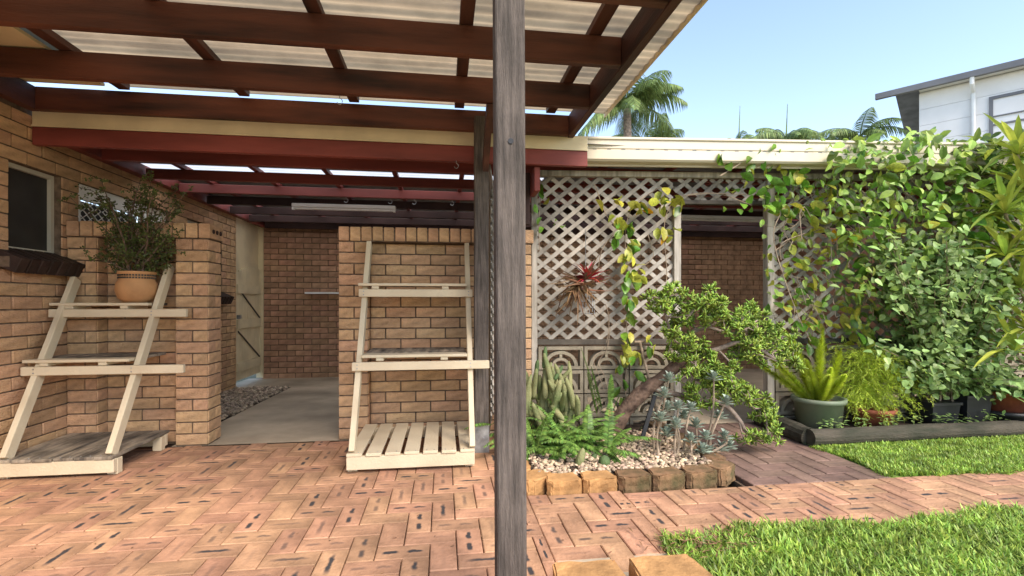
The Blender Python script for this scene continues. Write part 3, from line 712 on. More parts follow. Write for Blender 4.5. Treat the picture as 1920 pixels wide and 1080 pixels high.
for pl, r0 in (([(1300, 640, 3.48), (1300, 622, 3.46), (1325, 612, 3.42), (1350, 600, 3.38)], .024), ([(1288, 668, 3.5), (1345, 655, 3.44), (1385, 642, 3.38), (1425, 655, 3.34), (1458, 678, 3.3)], .022),
               ([(1225, 728, 3.55), (1290, 745, 3.48), (1352, 756, 3.40), (1385, 785, 3.34), (1402, 812, 3.30), (1440, 815, 3.26)], .022), ([(1285, 665, 3.5), (1262, 630, 3.46), (1245, 585, 3.42)], .016),
               ([(1345, 655, 3.44), (1365, 675, 3.40), (1370, 690, 3.38)], .009), ([(1325, 612, 3.42), (1380, 625, 3.36), (1420, 600, 3.32)], .012), ([(1352, 756, 3.40), (1380, 735, 3.36), (1405, 760, 3.32)], .010),
               ([(1385, 785, 3.34), (1392, 815, 3.30), (1398, 830, 3.28)], .007), ([(1290, 745, 3.48), (1320, 720, 3.42), (1350, 700, 3.38)], .012)):
    q = fine([onY(*p) for p in pl], 4); br.tube(q, list(np.linspace(r0, r0 * .45, len(q))), 8); ends += q; br.build('branch', M['pale_bark'], tree, True); br = MB()
lm, tw = MB(), MB()
CL = [(60,130),(120,110),(180,150),(40,150),(340,150),(390,190),(430,150),(350,220),(430,230),(480,240),(540,280),(590,200),(600,250),(560,330),(640,310),(680,340),(740,370),(790,390),(830,450),(850,500),(240,220),(250,260),(150,330),(180,400),(140,430),(200,450),(130,370),(310,420),(360,490),(270,520),(240,570),(520,470),(600,400),(540,430),(340,600),(420,560),(480,600),(420,630),(520,660),(350,650),(560,700),(600,730),(300,720),(240,680),(400,740),(660,780),(690,850),(650,820),(620,960),(660,940),(720,915),(470,680),(700,400),(650,370),(380,250),(300,170),(460,280),(620,450),(160,250),(90,170),(640,480),(760,430)]
for cx_, cy_ in CL:
    base = onY(1220 + cx_ / 3.175, 520 + cy_ / 3.175, 3.38 + random.uniform(-.14, .12))
    e = min(ends, key=lambda q: (q - base).length); md = (e + base) / 2 + rv(.012); tw.tube([e, md, base], [.006, .005, .004], 5)
    for s in range(7):
        hub = base + rv(.042); tw.tube([base, hub], .0035, 4, False)
        for q in range(19):
            d = (rv() + Vector((0, -.25, .75))).normalized(); L = random.uniform(.026, .045); b0 = hub + d * .006 + rv(.006)
            lm.tube([b0, b0 + d * L * .55, b0 + d * L], [.0034, .0052, .0034], 5)
tw.build('twig', M['pale_bark'], tree)['kind'] = 'stuff'; lm.build('crown', M['jade'], tree, True)['kind'] = 'stuff'
# grey rosettes
gs = thing('grey_succulent', 'clump of silver-grey rosette succulents on bare stems at stone border', 'succulent')
s_, l_ = MB(), MB()
for cx_, cy_ in ((110,600),(80,690),(100,770),(165,765),(240,775),(60,830),(150,870),(410,820),(330,940),(440,940),(310,1020),(470,1000),(95,920),(375,590),(450,735),(270,870),(200,820),(350,1030),(420,1010),(240,960)):
    q = onY(1220 + cx_ / 3.175, 520 + cy_ / 3.175, random.uniform(2.98, 3.15)); g0 = Vector((q.x * .8 + .2 * 1.45 + random.uniform(-.06, .06), q.y + .03, .06))
    s_.tube(fine([g0, (g0 + q) / 2 + rv(.035), q], 3), [.008, .008, .007, .007, .006, .006, .005], 6)
    for k in range(16):
        a = k * 2.4; el = .15 + .07 * k; d = Vector((math.cos(a) * math.cos(el), math.sin(a) * math.cos(el), math.sin(el)))
        l_.leaf(q - Vector((0, 0, .002 * (16 - k))), d, Vector((0, 0, 1)), random.uniform(.06, .085) * (1 - .02 * k), .027, .25, .05)
s_.build('stem', M['twig'], gs); l_.build('leaves', M['grey_leaf'], gs)['kind'] = 'stuff'
# cactus clump
cc = thing('cactus_clump', 'clump of olive finger cactus columns beside the brick pier', 'cactus')
def column(a, d, L, r, m, parent, name='column', droop=0):
    pts = curve(a, d, L, 7, droop, .05); mb = MB(); rr = [r * .9, r, r, r, r, r * .95, r * .8, r * .35]
    mb.tube(pts, rr, 10); return mb.build(name, m, parent, True)
for k in range(60):
    x, y = random.uniform(.58, .98), random.uniform(3.40, 3.85); z = random.uniform(.1, .42)
    d = Vector((random.gauss(.05, .3), random.gauss(-.2, .25), 1 if random.random() < .72 else -.6)); column((x, y, z), d, random.uniform(.14, .33), random.uniform(.017, .025), M['cactus'], cc)
for px, py, L in ((1020, 690, .16), (1005, 700, .1), (1040, 712, .12), (1000, 722, .12)): column(onY(px, py, 3.55), Vector((random.gauss(0, .3), 0, 1)), L, .016, M['cactus_green'], cc)
for px, py, y, L, r, m, lb in ((1085, 858, 2.95, .11, .026, 'cactus', 'leaning pale barrel of cactus standing in the white pebbles'), (1133, 866, 2.93, .065, .035, 'cactus_green', 'small round ribbed cactus in the pebbles behind edging stones'), (1112, 846, 3.05, .04, .02, 'cactus_green', 'tiny green cactus among pebbles between two larger ones')):
    p = onY(px, py, y); p.z = .06; n = 16; mb = MB(); ring = []
    for i in range(9):
        t = i / 8; rad = r * math.sin(math.pi * (.25 + .75 * t)) ** .5 if i < 8 else .002
        ring += [p + Vector((rad * (1 + .12 * math.cos(k * math.pi)) * math.cos(2 * math.pi * k / n) + (.25 * L * t if r < .03 else 0), rad * (1 + .12 * math.cos(k * math.pi)) * math.sin(2 * math.pi * k / n), L * t)) for k in range(n)]
    mb.add(ring, [(i * n + k, i * n + (k + 1) % n, (i + 1) * n + (k + 1) % n, (i + 1) * n + k) for i in range(8) for k in range(n)])
    tag(mb.build('small_cactus', M[m], None, True), lb, 'cactus', 'small cacti in the pebble bed')
# ferns
fn = thing('fern', 'bright green sword fern spreading low around the cactus clump', 'fern'); s_, l_ = MB(), MB()
for k in range(120):
    a = random.uniform(0, 6.28); b0 = (random.uniform(.54, 1.12), random.uniform(3.12, 3.6), .07)
    frond(l_, s_, b0, (math.cos(a) * .7, math.sin(a) * .5 - .35, random.uniform(.4, 1.1)), random.uniform(.22, .42), 26, .045, .013, 1.3)
s_.build('stem', M['fern'], fn); l_.build('fronds', M['fern'], fn)['kind'] = 'stuff'
fn = thing('tall_fern', 'tall upright sword fern fronds rising against the breeze blocks', 'fern'); s_, l_ = MB(), MB()
for px, py, tx, ty in ((1125, 770, 1095, 655), (1130, 775, 1112, 690), (1145, 765, 1146, 705), (1120, 780, 1104, 700), (1150, 770, 1160, 740), (1195, 830, 1160, 790), (1180, 835, 1200, 800)):
    a, b = onY(px, py, 3.72), onY(tx, ty, 3.70); frond(l_, s_, a, b - a, (b - a).length * 1.05, 30, .030, .012, .25, .1)
s_.build('stem', M['fern'], fn); l_.build('fronds', M['fern'], fn)['kind'] = 'stuff'
fn = thing('small_fern', 'little fern tuft growing from the foot of the grey post', 'fern'); s_, l_ = MB(), MB()
for d in ((-1, -.1, .35), (-.7, -.5, .5), (.4, -.6, .6)): frond(l_, s_, (.34, 3.47, .2), d, .2, 16, .035, .012, .8)
s_.build('stem', M['fern'], fn); l_.build('fronds', M['fern'], fn)['kind'] = 'stuff'
# tools leaning by the tree
tl = thing('garden_tool', 'wooden T-handled garden tool leaning against the breeze blocks', 'tool')
a, b = onY(1222, 735, 3.85), onY(1200, 641, 3.98); MB().tube([a + (a - b) * .9, b], .011, 8).build('shaft', M['twig'], tl); MB().tube([b - Vector((.05, 0, 0)), b + Vector((.05, 0, 0))], .011, 8).build('handle', M['twig'], tl)
sk = MB().bar(onY(1203, 826, 3.45), onY(1240, 700, 3.6), .03, .012, (0, 1, 0)).build('garden_stake', M['black_pot']); tag(sk, 'black stake propping the leaning succulent trunk', 'stake')
hs = MB(); hs.tube(fine([onY(*p) for p in ((1150, 775, 3.7), (1125, 710, 3.8), (1113, 672, 3.93), (1135, 650, 3.97), (1142, 600, 3.99), (1135, 570, 4.0))], 5), .003, 6); hs.tube(fine([onY(*p) for p in ((1148, 772, 3.71), (1135, 710, 3.82), (1122, 680, 3.95), (1138, 655, 3.98), (1144, 615, 4.0))], 5), .003, 6)
tag(hs.build('garden_hose', M['twig'], None, True), 'thin pale irrigation hose looped up the lattice', 'hose')
pb = MB().tube([onY(1138, 775, 3.66), onY(1152, 778, 3.66)], [.03, .026], 10).build('broken_pot', M['terracotta']); tag(pb, 'broken terracotta pot shard beside the succulent trunk', 'pot')

# bromeliad basket on lattice
bro = thing('hanging_bromeliad', 'red bromeliad with dry brown leaves in a wire basket hung on lattice', 'bromeliad')
c = onY(1098, 520, 3.88); r_, d_, g_ = MB(), MB(), MB()
for k in range(34):
    a = k * 2.4; el = random.uniform(.0, 1.2); d = Vector((math.cos(a) * math.cos(el), math.sin(a) * math.cos(el) * .6 - .25, math.sin(el))); r_.leaf(c + Vector((.02, 0, -.02)), d, Vector((0, 0, 1)), random.uniform(.14, .24), .034, .25, .35, 1)
for k in range(60):
    d = Vector((random.gauss(-.35, .6), random.gauss(-.3, .3), random.gauss(-.4, .6))); d_.leaf(c + Vector((-.05 + random.gauss(0, .03), 0, -.06 + random.gauss(0, .03))), d, rv(), random.uniform(.16, .32), .02, .2, .5, 1)
for z in (0, -.05, -.10): g_.tube([onY(1102, 572, 3.9) + Vector((.055 * math.cos(a), .05 * math.sin(a), z + .03)) for a in np.linspace(0, 6.28, 17)], .0025, 4, False)
for a in np.linspace(0, 6.28, 13): g_.tube([onY(1102, 572, 3.9) + Vector((.055 * math.cos(a), .05 * math.sin(a), z)) for z in (.1, .03, -.07)], .002, 4, False)
g_.tube([onY(1098, 430, 4.01), onY(1098, 520, 3.92)], .003, 4)
r_.build('red_leaves', M['red_leaf'], bro)['kind'] = 'stuff'; d_.build('dry_leaves', M['dry_leaf'], bro)['kind'] = 'stuff'; g_.build('wire_basket', M['steel'], bro)

# ---------------------------------------------------------------- vines with single leaves
def leaf_mesh(m, name, fold, droop):
    o = MB().leaf((0, 0, 0), (1, 0, 0), (0, 0, 1), 1, .62, fold, droop); me = bpy.data.meshes.new(name); me.from_pydata(o.v, [], o.f); me.materials.append(m)
    me.polygons.foreach_set('use_smooth', [True] * len(me.polygons)); return me
VL = {k: [leaf_mesh(M[k], 'leaf', f, d) for f, d in ((.2, .15), (.1, .35), (.3, .05))] for k in ('vine1', 'vine2', 'vine3')}
def put_leaf(par, p, d, up, L, kind):
    d = Vector(d).normalized(); sd = d.cross(Vector(up)); 
    if sd.length < .01: sd = Vector((1, 0, 0))
    sd.normalize(); u = sd.cross(d); o = inst(random.choice(VL[kind]), 'leaf', par, p)
    o.rotation_euler = Matrix(((d.x, sd.x, u.x), (d.y, sd.y, u.y), (d.z, sd.z, u.z))).to_euler(); o.scale = (L, L * random.uniform(.85, 1.1), L)
def rleaf(par, p, L, yel=0, hang=.5):
    put_leaf(par, p, (random.gauss(0, .7), random.gauss(-.45, .35), -hang + random.gauss(0, .5)), (random.gauss(0, .4), -1, random.gauss(.5, .3)), L, 'vine3' if random.random() < yel * .04 else ('vine2' if random.random() < yel else 'vine1'))
v1 = thing('hanging_vine', 'yellow-green vine strands trailing down the lattice beside the bromeliad', 'vine'); s_ = MB()
for pl in ([(1240, 350), (1200, 375), (1180, 400), (1172, 450), (1178, 520), (1175, 600), (1175, 680), (1172, 720), (1176, 770)], [(1410, 385), (1340, 362), (1275, 370), (1250, 400), (1245, 440)], [(1115, 345), (1135, 400), (1150, 420)], [(1275, 368), (1330, 363), (1400, 365)], [(1150, 440), (1128, 470), (1120, 520)], [(1215, 440), (1225, 480), (1205, 500)], [(1245, 440), (1250, 520), (1240, 560)]):
    s_.tube(fine([onY(*p, 3.985 + random.uniform(-.01, .01)) for p in pl], 5), .0035, 5, False)
s_.build('stem', M['twig'], v1)
for cx_, cy_, n, yl in ((1117, 378, 1, 1), (1165, 375, 4, 1), (1190, 380, 4, .9), (1150, 412, 3, .9), (1165, 415, 4, .9), (1185, 420, 4, .5), (1210, 400, 3, .9), (1165, 440, 4, .2), (1180, 455, 5, .2), (1170, 465, 3, .4), (1180, 480, 4, .7), (1190, 500, 4, .6), (1180, 512, 4, .5), (1175, 530, 4, .3), (1195, 512, 3, .4), (1178, 552, 3, .6), (1180, 565, 3, .3), (1185, 592, 2, .3), (1190, 600, 2, .3), (1175, 630, 4, .6), (1168, 640, 2, .7), (1172, 665, 3, .6), (1190, 665, 3, .3), (1170, 678, 3, .5), (1185, 700, 3, .2), (1170, 716, 3, .3), (1168, 740, 3, .3), (1245, 350, 2, 1), (1240, 375, 4, .8), (1255, 385, 4, .8), (1262, 370, 4, .8), (1270, 385, 3, .8), (1232, 425, 2, .9), (1243, 440, 2, .9), (1258, 445, 3, .9), (1230, 640, 2, .3), (1225, 625, 2, .3)):
    for _ in range(n): rleaf(v1, onY(cx_ + random.gauss(0, 7), cy_ + random.gauss(0, 5), 3.97 - random.uniform(0, .05)), random.uniform(.08, .125), yl, .8)
v1b = thing('young_vine', 'glossy dark green vine shoot climbing the lattice stile near red bracket', 'vine')
MB().tube(fine([onY(1012, 470, 4.0), onY(1010, 420, 4.0), onY(1015, 360, 4.0)], 5), .003, 5, False).build('stem', M['twig'], v1b)
for px, py in ((1012, 360), (1015, 372), (1018, 382), (1008, 400), (1016, 408), (1020, 428), (1044, 412), (1056, 424), (1015, 345)): rleaf(v1b, onY(px, py, 3.98), random.uniform(.06, .09), .05)
v2 = thing('climbing_vine', 'dense green vine covering the lattice and spilling over the gutter', 'vine'); s_ = MB()
L1, L2 = [], []
def addl(n, xa, xb, ya, yb, Y0, Y1, yl, sz=(.07, .135)):
    for _ in range(n):
        px = random.uniform(xa, xb); py = random.uniform(ya, yb); Y = random.uniform(Y0, Y1)
        L1.append((onY(px, py, Y), random.uniform(*sz), yl))
addl(45, 1350, 1470, 275, 400, 3.72, 3.95, .25); addl(35, 1440, 1590, 290, 400, 3.8, 3.97, .35); addl(135, 1440, 1660, 380, 650, 3.82, 3.98, .6); addl(60, 1580, 1800, 275, 470, 3.62, 3.75, .18); addl(25, 1800, 1920, 290, 470, 3.6, 3.75, .2)
rest = MB()
for _ in range(1500):
    px = 1540 + 430 * random.random() ** .75; py = 268 + 300 * random.random() ** 1.35 + 16 * math.sin(px * .05) + 10 * math.sin(px * .017); Y = random.uniform(3.62, 3.98)
    p = onY(px, py, Y); d = Vector((random.gauss(0, .7), random.gauss(-.45, .35), -.35 + random.gauss(0, .5)))
    rest.leaf(p, d, (random.gauss(0, .4), -1, random.gauss(.5, .3)), random.uniform(.05, .12), random.uniform(.035, .062), .2, .2)
for _ in range(230):
    p = onY(random.uniform(1430, 1660), 330 + 300 * random.random() ** 1.2, random.uniform(3.86, 3.98)); rest.leaf(p, Vector((random.gauss(0, .7), -.4, random.gauss(-.4, .5))), (random.gauss(0, .4), -1, .5), random.uniform(.04, .09), random.uniform(.03, .05), .2, .2)
for _ in range(160):
    p = onY(random.gauss(1690, 90), random.uniform(262, 285), random.uniform(3.7, 3.95)); rest.leaf(p, rv() + Vector((0, -.3, .5)), rv(), random.uniform(.03, .06), .025, .2, .2)
for p, L, yl in L1: rleaf(v2, p, L, yl, .4)
tag(rest.build('leaves', M['vine'], v2), None, None, kind='stuff')
for k in range(190):
    a = onY(random.uniform(1490, 1850), random.uniform(330, 600), random.uniform(3.85, 3.98)); b = a + Vector((random.gauss(0, .13), random.gauss(0, .04), random.gauss(-.12, .18)))
    s_.tube(fine([a, (a + b) / 2 + rv(.06), b], 4), random.uniform(.002, .0045), 4, False)
for pl in ([(1350, 330), (1400, 300), (1440, 280), (1480, 275)], [(1470, 390), (1450, 440), (1470, 520), (1500, 600), (1520, 640)], [(1510, 285), (1540, 290), (1560, 310), (1565, 325)]): s_.tube(fine([onY(*p, 3.8) for p in pl], 5), .004, 5, False)
tag(s_.build('stem', M['twig'], v2), None, None, kind='stuff')

# ---------------------------------------------------------------- raised bed at right
logm = M['log']
def log(a, b, r, label):
    a, b = Vector(a), Vector(b); n = 14; pts = [a.lerp(b, k / n) + Vector((0, random.gauss(0, .004), random.gauss(0, .003))) for k in range(n + 1)]
    o = MB().tube(pts, [r * (1 + random.gauss(0, .03)) for _ in pts], 14).build('log', logm, None, False); tag(o, label, 'log', 'log edging of the raised bed'); return o
log((2.77, 3.98, .06), (2.735, 3.33, .055), .075, 'short mossy log edging running out from the lattice doorway jamb')
log((2.70, 3.30, .065), (6.2, 3.36, .065), .060, 'long dark round log edging in front of the potted plants')
shell(MB().box(2.80, 6.3, 3.34, 4.08, -.1, .06).build('raised_bed', M['soil']))
def pot(c, r, h, m, name, label, rim=.012, taper=.8, parent=None):
    prof = [(0, 0), (r * taper, 0), (r * .97, h - .035), (r + rim, h - .033), (r + rim, h), (r - .012, h), (r - .02, h - .04), (0, h - .04)]
    return MB().lathe(prof, c, 36).build(name, M[m], parent, True)
gp = thing('foxtail_fern', 'lime foxtail fern plumes in a round grey-green tub', 'potted plant')
c = Vector((2.99, 3.56, .06)); pot(c, .18, .25, 'green_pot', 'pot', None, .015, .86, gp)
MB().lathe([(0, .215), (.16, .212)], c, 24).build('potting_mix', M['bark'], gp)
def plume(mb, a, d, L, r, n, droop):
    pts = curve(a, d, L, 10, droop, .02)
    for k in range(n):
        t = random.random(); i = min(int(t * 10), 9); q = pts[i].lerp(pts[i + 1], t * 10 - i); ax = (pts[i + 1] - pts[i]).normalized()
        s = ax.cross(rv()).normalized(); rad = r * (math.sin(math.pi * min(1, .12 + t * .88)) ** .6 + .1); tip = q + s * rad + ax * rad * .8; w_ = ax.cross(s) * .0022
        mb.add([q - w_, q + w_, tip], [(0, 1, 2)])
l_ = MB()
for d, L in (((-.8, -.1, .6), .5), ((-.95, 0, .45), .44), ((.1, .2, 1), .5), ((-.4, .2, .9), .5), ((-.5, -.3, .6), .36), ((-.3, .1, 1), .44), ((-.1, -.2, 1), .46), ((.15, .1, 1), .42), ((.3, -.2, .9), .38), ((.45, 0, .7), .34), ((0, -.5, .8), .28), ((-.25, -.5, .5), .26), ((.2, -.45, .6), .25)): plume(l_, c + Vector((d[0] * .08, d[1] * .08, .21)), Vector(d) + Vector((0, 0, .35)), L * 1.2, .042, 1500, .2)
l_.build('plumes', M['foxtail'], gp)['kind'] = 'stuff'
ff = thing('asparagus_fern', 'feathery yellow-green asparagus fern spilling over a red terracotta pot', 'potted plant')
c = Vector((3.46, 3.54, .05)); pot(c, .15, .17, 'red_pot', 'pot', None, .012, .8, ff)
l_ = MB()
for k in range(420):
    a = random.uniform(0, 6.28); up = random.choice((1.3, .5, 1.6, .9)); b0 = c + Vector((random.gauss(-.04, .10), random.gauss(0, .06), .16 + random.uniform(0, .46))); pts = curve(b0, (math.cos(a), math.sin(a) - .2, up), random.uniform(.16, .34), 7, 1.9, .06)
    for i in range(7):
        for _ in range(7):
            q = pts[i].lerp(pts[i + 1], random.random()); d = ((pts[i + 1] - pts[i]).normalized() * .8 + rv(.5)).normalized(); w_ = d.cross(rv()).normalized() * .0016; l_.add([q - w_, q + w_, q + d * random.uniform(.02, .045)], [(0, 1, 2)])
l_.build('foliage', M['feather'], ff)['kind'] = 'stuff'
# shrub in black pots
sb = thing('leafy_shrub', 'tall pale green heart-leaved shrub in black nursery pots', 'shrub')
for cx_, w_, h_ in ((4.02, .26, .20), (4.33, .24, .25)):
    o = MB().add([(cx_ + sx * w_ / 2 * k, 3.54 + sy * .12 * k, z) for z, k in ((.06, .85), (.06 + h_, 1), (.06 + h_, .93), (.06 + h_ - .05, .92)) for sx, sy in ((-1, -1), (1, -1), (1, 1), (-1, 1))], [(i * 4 + k, i * 4 + (k + 1) % 4, i * 4 + 4 + (k + 1) % 4, i * 4 + 4 + k) for i in range(3) for k in range(4)] + [(12, 13, 14, 15)]).build('pot', M['black_pot'], sb)
    MB().box(cx_ - w_ / 2 - .008, cx_ + w_ / 2 + .008, 3.54 - .128, 3.54 + .128, .04 + h_, .061 + h_).build('pot_rim', M['black_pot'], sb)
s_, l_ = MB(), MB()
for k in range(125):
    b0 = Vector((4.2 + random.gauss(0, .08), 3.62 + random.gauss(0, .04), .2)); a = random.uniform(0, 6.28)
    tgt = onY(random.uniform(1640, 1935), random.uniform(440, 740) if k % 3 else random.uniform(430, 560), random.uniform(3.38, 3.85))
    if abs(tgt.x - 4.3) > .5 and tgt.z < .5: tgt.z += .25
    pts = fine([b0, b0.lerp(tgt, .4) + Vector((random.gauss(0, .05), 0, .12)), tgt], 6); s_.tube(pts, list(np.linspace(.009, .002, len(pts))), 5, False)
    for i in range(4, len(pts)):
        for _ in range(6):
            q = pts[i] + rv(.055); d = Vector((random.gauss(0, .8), random.gauss(-.3, .6), random.gauss(-.25, .5))); l_.leaf(q, d, (random.gauss(0, .5), -.6 + random.gauss(0, .3), 1), random.uniform(.035, .07), random.uniform(.03, .06), .12, .25, 2)
s_.build('stem', M['twig'], sb); l_.build('foliage', M['shrub'], sb)['kind'] = 'stuff'
# broad leaf pot at right
bp = thing('broadleaf_pot', 'dark broad-leaved plant in a ribbed terracotta pot inside a black tub', 'potted plant')
c = Vector((4.66, 3.50, .06)); pot(c, .20, .12, 'black_pot', 'tub', None, .012, .85, bp); pot(c + Vector((0, 0, .08)), .15, .20, 'red_pot', 'pot', None, .012, .8, bp)
l_ = MB()
for k in range(16):
    a = k * 2.4; d = Vector((math.cos(a), math.sin(a) * .8 - .25, random.uniform(.2, .9))); l_.leaf(c + Vector((d.x * .05, d.y * .05, .26)), d, (0, 0, 1), random.uniform(.24, .36), .10, .15, .45)
l_.build('leaves', M['broad'], bp)['kind'] = 'stuff'
# strap-leaf dracaena at far right
dr = thing('variegated_dracaena', 'yellow-striped strap-leaved dracaena rising above the gutter beside the vine', 'plant')
s_, l_ = MB(), MB()
for px, py, n, yy in ((1908, 290, 34, 3.62), (1885, 400, 26, 3.55), (1925, 360, 30, 3.55), (1935, 470, 26, 3.5), (1912, 540, 24, 3.55), (1930, 620, 22, 3.5), (1900, 660, 18, 3.5), (1885, 480, 20, 3.5)):
    q = onY(px, py, yy); s_.tube(fine([Vector((q.x + .5, q.y + .1, .05)), Vector((q.x + .4, q.y + .1, q.z * .6)), q], 5), .010, 6)
    for k in range(n):
        a = k * 2.4; el = .1 + 1.3 * k / n; d = Vector((math.cos(a) * math.cos(el), math.sin(a) * math.cos(el), math.sin(el))); l_.leaf(q, d, (0, 0, 1), random.uniform(.26, .42), .048, .25, .85 - .6 * k / n, 0)
s_.build('stem', M['twig'], dr); l_.build('leaves', M['strap'], dr)['kind'] = 'stuff'
wd = thing('weed_seedlings', 'small bright seedlings sprouting along the top of the log edging', 'weeds'); l_ = MB()
for k in range(26):
    b0 = Vector((random.uniform(2.85, 4.6), random.uniform(3.35, 3.42), .08))
    for _ in range(9): l_.leaf(b0 + rv(.018) + Vector((0, 0, random.uniform(.02, .09))), Vector((random.gauss(0, 1), random.gauss(-.3, .7), .25)), (0, 0, 1), random.uniform(.03, .055), .022, .1, .3)
l_.build('leaves', M['shrub'], wd)['kind'] = 'stuff'

# ---------------------------------------------------------------- lawns
def lawn(name, label, n, inside, x0, x1, y0, y1, hmin, hmax):
    P_ = []
    while len(P_) < n:
        k = max(4000, n); xs, ys = rng.uniform(x0, x1, k), rng.uniform(y0, y1, k); ok = inside(xs, ys); P_ += list(zip(xs[ok], ys[ok]))
    P_ = np.array(P_[:n]); a = rng.uniform(0, 6.28, n); lean = rng.uniform(.2, 1.1, n); h = rng.uniform(hmin, hmax, n); wd_ = rng.uniform(.0025, .0052, n)
    d = np.stack([np.cos(a), np.sin(a)], 1); s = np.stack([-np.sin(a), np.cos(a)], 1)
    z0 = -.012 * np.ones(n)
    def pt(t, side, wk): 
        xy = P_ + d * (lean * h * t ** 1.6)[:, None] + s * (side * wd_ * wk)[:, None]; return np.column_stack([xy, z0 + h * t * (1 - .35 * t * lean)])
    V = np.stack([pt(0, -1, .8), pt(0, 1, .8), pt(.55, -1, 1), pt(.55, 1, 1), pt(1, -1, .1), pt(1, 1, .1)], 1).reshape(-1, 3)
    Fq = (np.array([[0, 1, 3, 2], [2, 3, 5, 4]])[None] + (np.arange(n) * 6)[:, None, None]).reshape(-1, 4)
    return tag(npmesh(name, V, Fq, M['grass']), label, 'grass', kind='stuff')
wob = lambda x: .03 * np.sin(x * 5.1) + .02 * np.sin(x * 13.7 + 1) + .012 * np.sin(x * 41) + .01 * np.sin(x * 97)
shell(MB().box(1.06, 8, -2, 2.10, -.15, -.015).build('lawn_soil', M['lawn']))
shell(MB().box(2.73, 8, 2.645, 3.28, -.15, -.012).build('lawn_strip_soil', M['lawn']))
lawn('front_lawn', 'bright green buffalo grass lawn in front of the paver path', 62000, lambda x, y: (y < 2.13 + wob(x)) & (x > 1.04 + .10 * np.sin(y * 6) - .25 * np.clip(y - 1.85, 0, 1)) , .9, 4.2, 1.0, 2.25, .018, .065)
lawn('upper_lawn', 'strip of green lawn between the log edging and the paver path', 42000, lambda x, y: (y > 2.64 + wob(x)) & (x > 2.72 + .4 * (3.3 - y) * 0 + .04 * np.sin(y * 9)), 2.6, 5.4, 2.58, 3.29, .022, .055)

# ---------------------------------------------------------------- neighbour house and palms
nb = thing('neighbour_house', 'pale grey boarded two-storey house with dark gutter behind the garden', 'house')
cn = Vector((13.48, 12.24, 0)); u = Vector((.606, -.795, 0)); nrm = Vector((-.795, -.606, 0))
Mn = Matrix(((u.x, -nrm.x, 0, cn.x), (u.y, -nrm.y, 0, cn.y), (0, 0, 1, 0), (0, 0, 0, 1)))     # local x along facade, y into the house
MB().box(0, 9, .03, 7, -.1, 7.05, Mn).build('wall', M['wall_board'], nb)
for k in range(15): MB().box(-.01, 9, 0, .028, .12 + k * .46, .12 + k * .46 + .452, Mn).build('board', M['wall_board'], nb)
MB().box(0, 9.4, -.25, .03, 7.06, 7.085, Mn).build('soffit', M['white'], nb)
TP = math.tan(R(17))
ro = MB().add([Mn @ Vector((x, y, z)) for dz in (0, .07) for x in (-.96, 9.5) for y, z in ((-.3, 7.12 + dz), (3.6, 7.12 + dz + 3.9 * TP), (7.5, 7.12 + dz))], [(0, 1, 4, 3), (1, 2, 5, 4), (6, 9, 10, 7), (7, 10, 11, 8), (0, 3, 9, 6), (2, 8, 11, 5), (0, 6, 7, 1), (1, 7, 8, 2), (3, 4, 10, 9), (4, 5, 11, 10)]).build('roof', M['rooftile'], nb)
MB().box(-.98, 9.5, -.37, -.25, 7.04, 7.20, Mn).build('gutter', M['grey_metal'], ro)
MB().tube([Mn @ Vector(p) for p in ((1.1, -.31, 7.05), (1.1, -.3, 6.88), (1.12, -.06, 6.68), (1.12, -.06, 0))], .05, 10).build('downpipe', M['white'], nb)
wn_ = MB()
for q in ((1.42, 1.50, 5.0, 6.5), (3.4, 3.48, 5.0, 6.5), (1.5, 3.4, 6.42, 6.5), (1.5, 3.4, 5.0, 5.08), (1.5, 3.4, 5.72, 5.77), (1.5, 3.4, 5.95, 5.98)): wn_.box(q[0], q[1], -.04, .04, q[2], q[3], Mn)
wo = wn_.build('window', M['grey_metal'], nb); MB().box(1.5, 3.4, -.012, -.002, 5.08, 6.42, Mn).build('pane', M['wall_board'], wo)
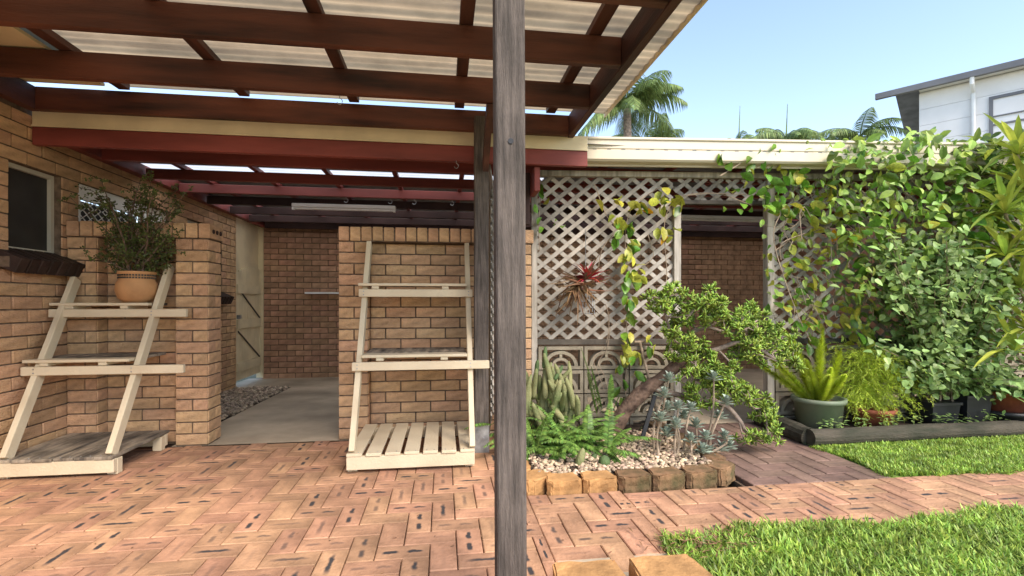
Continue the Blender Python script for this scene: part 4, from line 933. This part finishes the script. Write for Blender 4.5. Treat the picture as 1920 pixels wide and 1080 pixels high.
def palm(label, px, py, D, n, L, spear=0, trunk=.12):
    t = (px - CX) / F; X = D * (t * CS + SN); Y = D * (CS - t * SN); z = H - (py - CY) / F * D
    th = thing('palm_tree', label, 'palm', (0, 0, 0), 'palms standing behind the carport roof')
    MB().tube(fine([Vector((X + .1, Y, -.1)), Vector((X + .04, Y, z * .5)), Vector((X, Y, z))], 6), list(np.linspace(trunk * 1.3, trunk * .8, 13)), 12).build('trunk', M['pale_bark'], th, True)
    s_, l_ = MB(), MB()
    for k in range(n):
        a = k * 2.4 + random.uniform(-.2, .2); el = random.uniform(.25, 1.25); frond(l_, s_, (X, Y, z), (math.cos(a) * math.cos(el), math.sin(a) * math.cos(el), math.sin(el)), L * random.uniform(.8, 1.1), 46, L * .30, L * .020, 1.7, .75, .02)
    s_.build('frond_stems', M['palm'], th); l_.build('crown', M['palm'], th)['kind'] = 'stuff'
    if spear: MB().tube([(X, Y, z), (X + .05, Y, z + spear)], [.03, .008], 6).build('spear_leaf', M['palm'], th)
palm('large feathery palm arching out beside the pergola roof edge', 1176, 205, 13, 20, 1.75, 0)
palm('low palm with fronds just clearing the roof, below the large arching palm', 1222, 285, 15, 16, 1.6)
palm('small dark palm with a thin spear leaf behind the gutter', 1385, 274, 17, 13, 1.05, 1.4)
palm('spreading palm crown with tall thin spear between two smaller palms', 1474, 264, 16, 16, 1.35, 1.2)
palm('fan-like palm frond beside the neighbouring pale house', 1612, 258, 15, 12, 1.25, 0)

litter = MB()
for k in range(170):
    q = Vector((random.gauss(1.12, .13), random.gauss(2.02, .06), .012 + random.random() * .02)); litter.leaf(q, Vector((random.gauss(0, 1), random.gauss(0, 1), .1)), (0, 0, 1), random.uniform(.02, .05), .007, .2, .2)
for k in range(140):
    q = Vector((random.uniform(-2.4, 3.4), random.choice((random.uniform(1.5, 3.1), random.uniform(2.15, 2.6))), .003)); litter.leaf(q, Vector((random.gauss(0, 1), random.gauss(0, 1), .05)), (0, 0, 1), random.uniform(.008, .022), .005, .2, .1)
tag(litter.build('dry_litter', M['dry_leaf']), 'scattered dry grass clippings and leaf scraps on the paving', 'litter', kind='stuff')
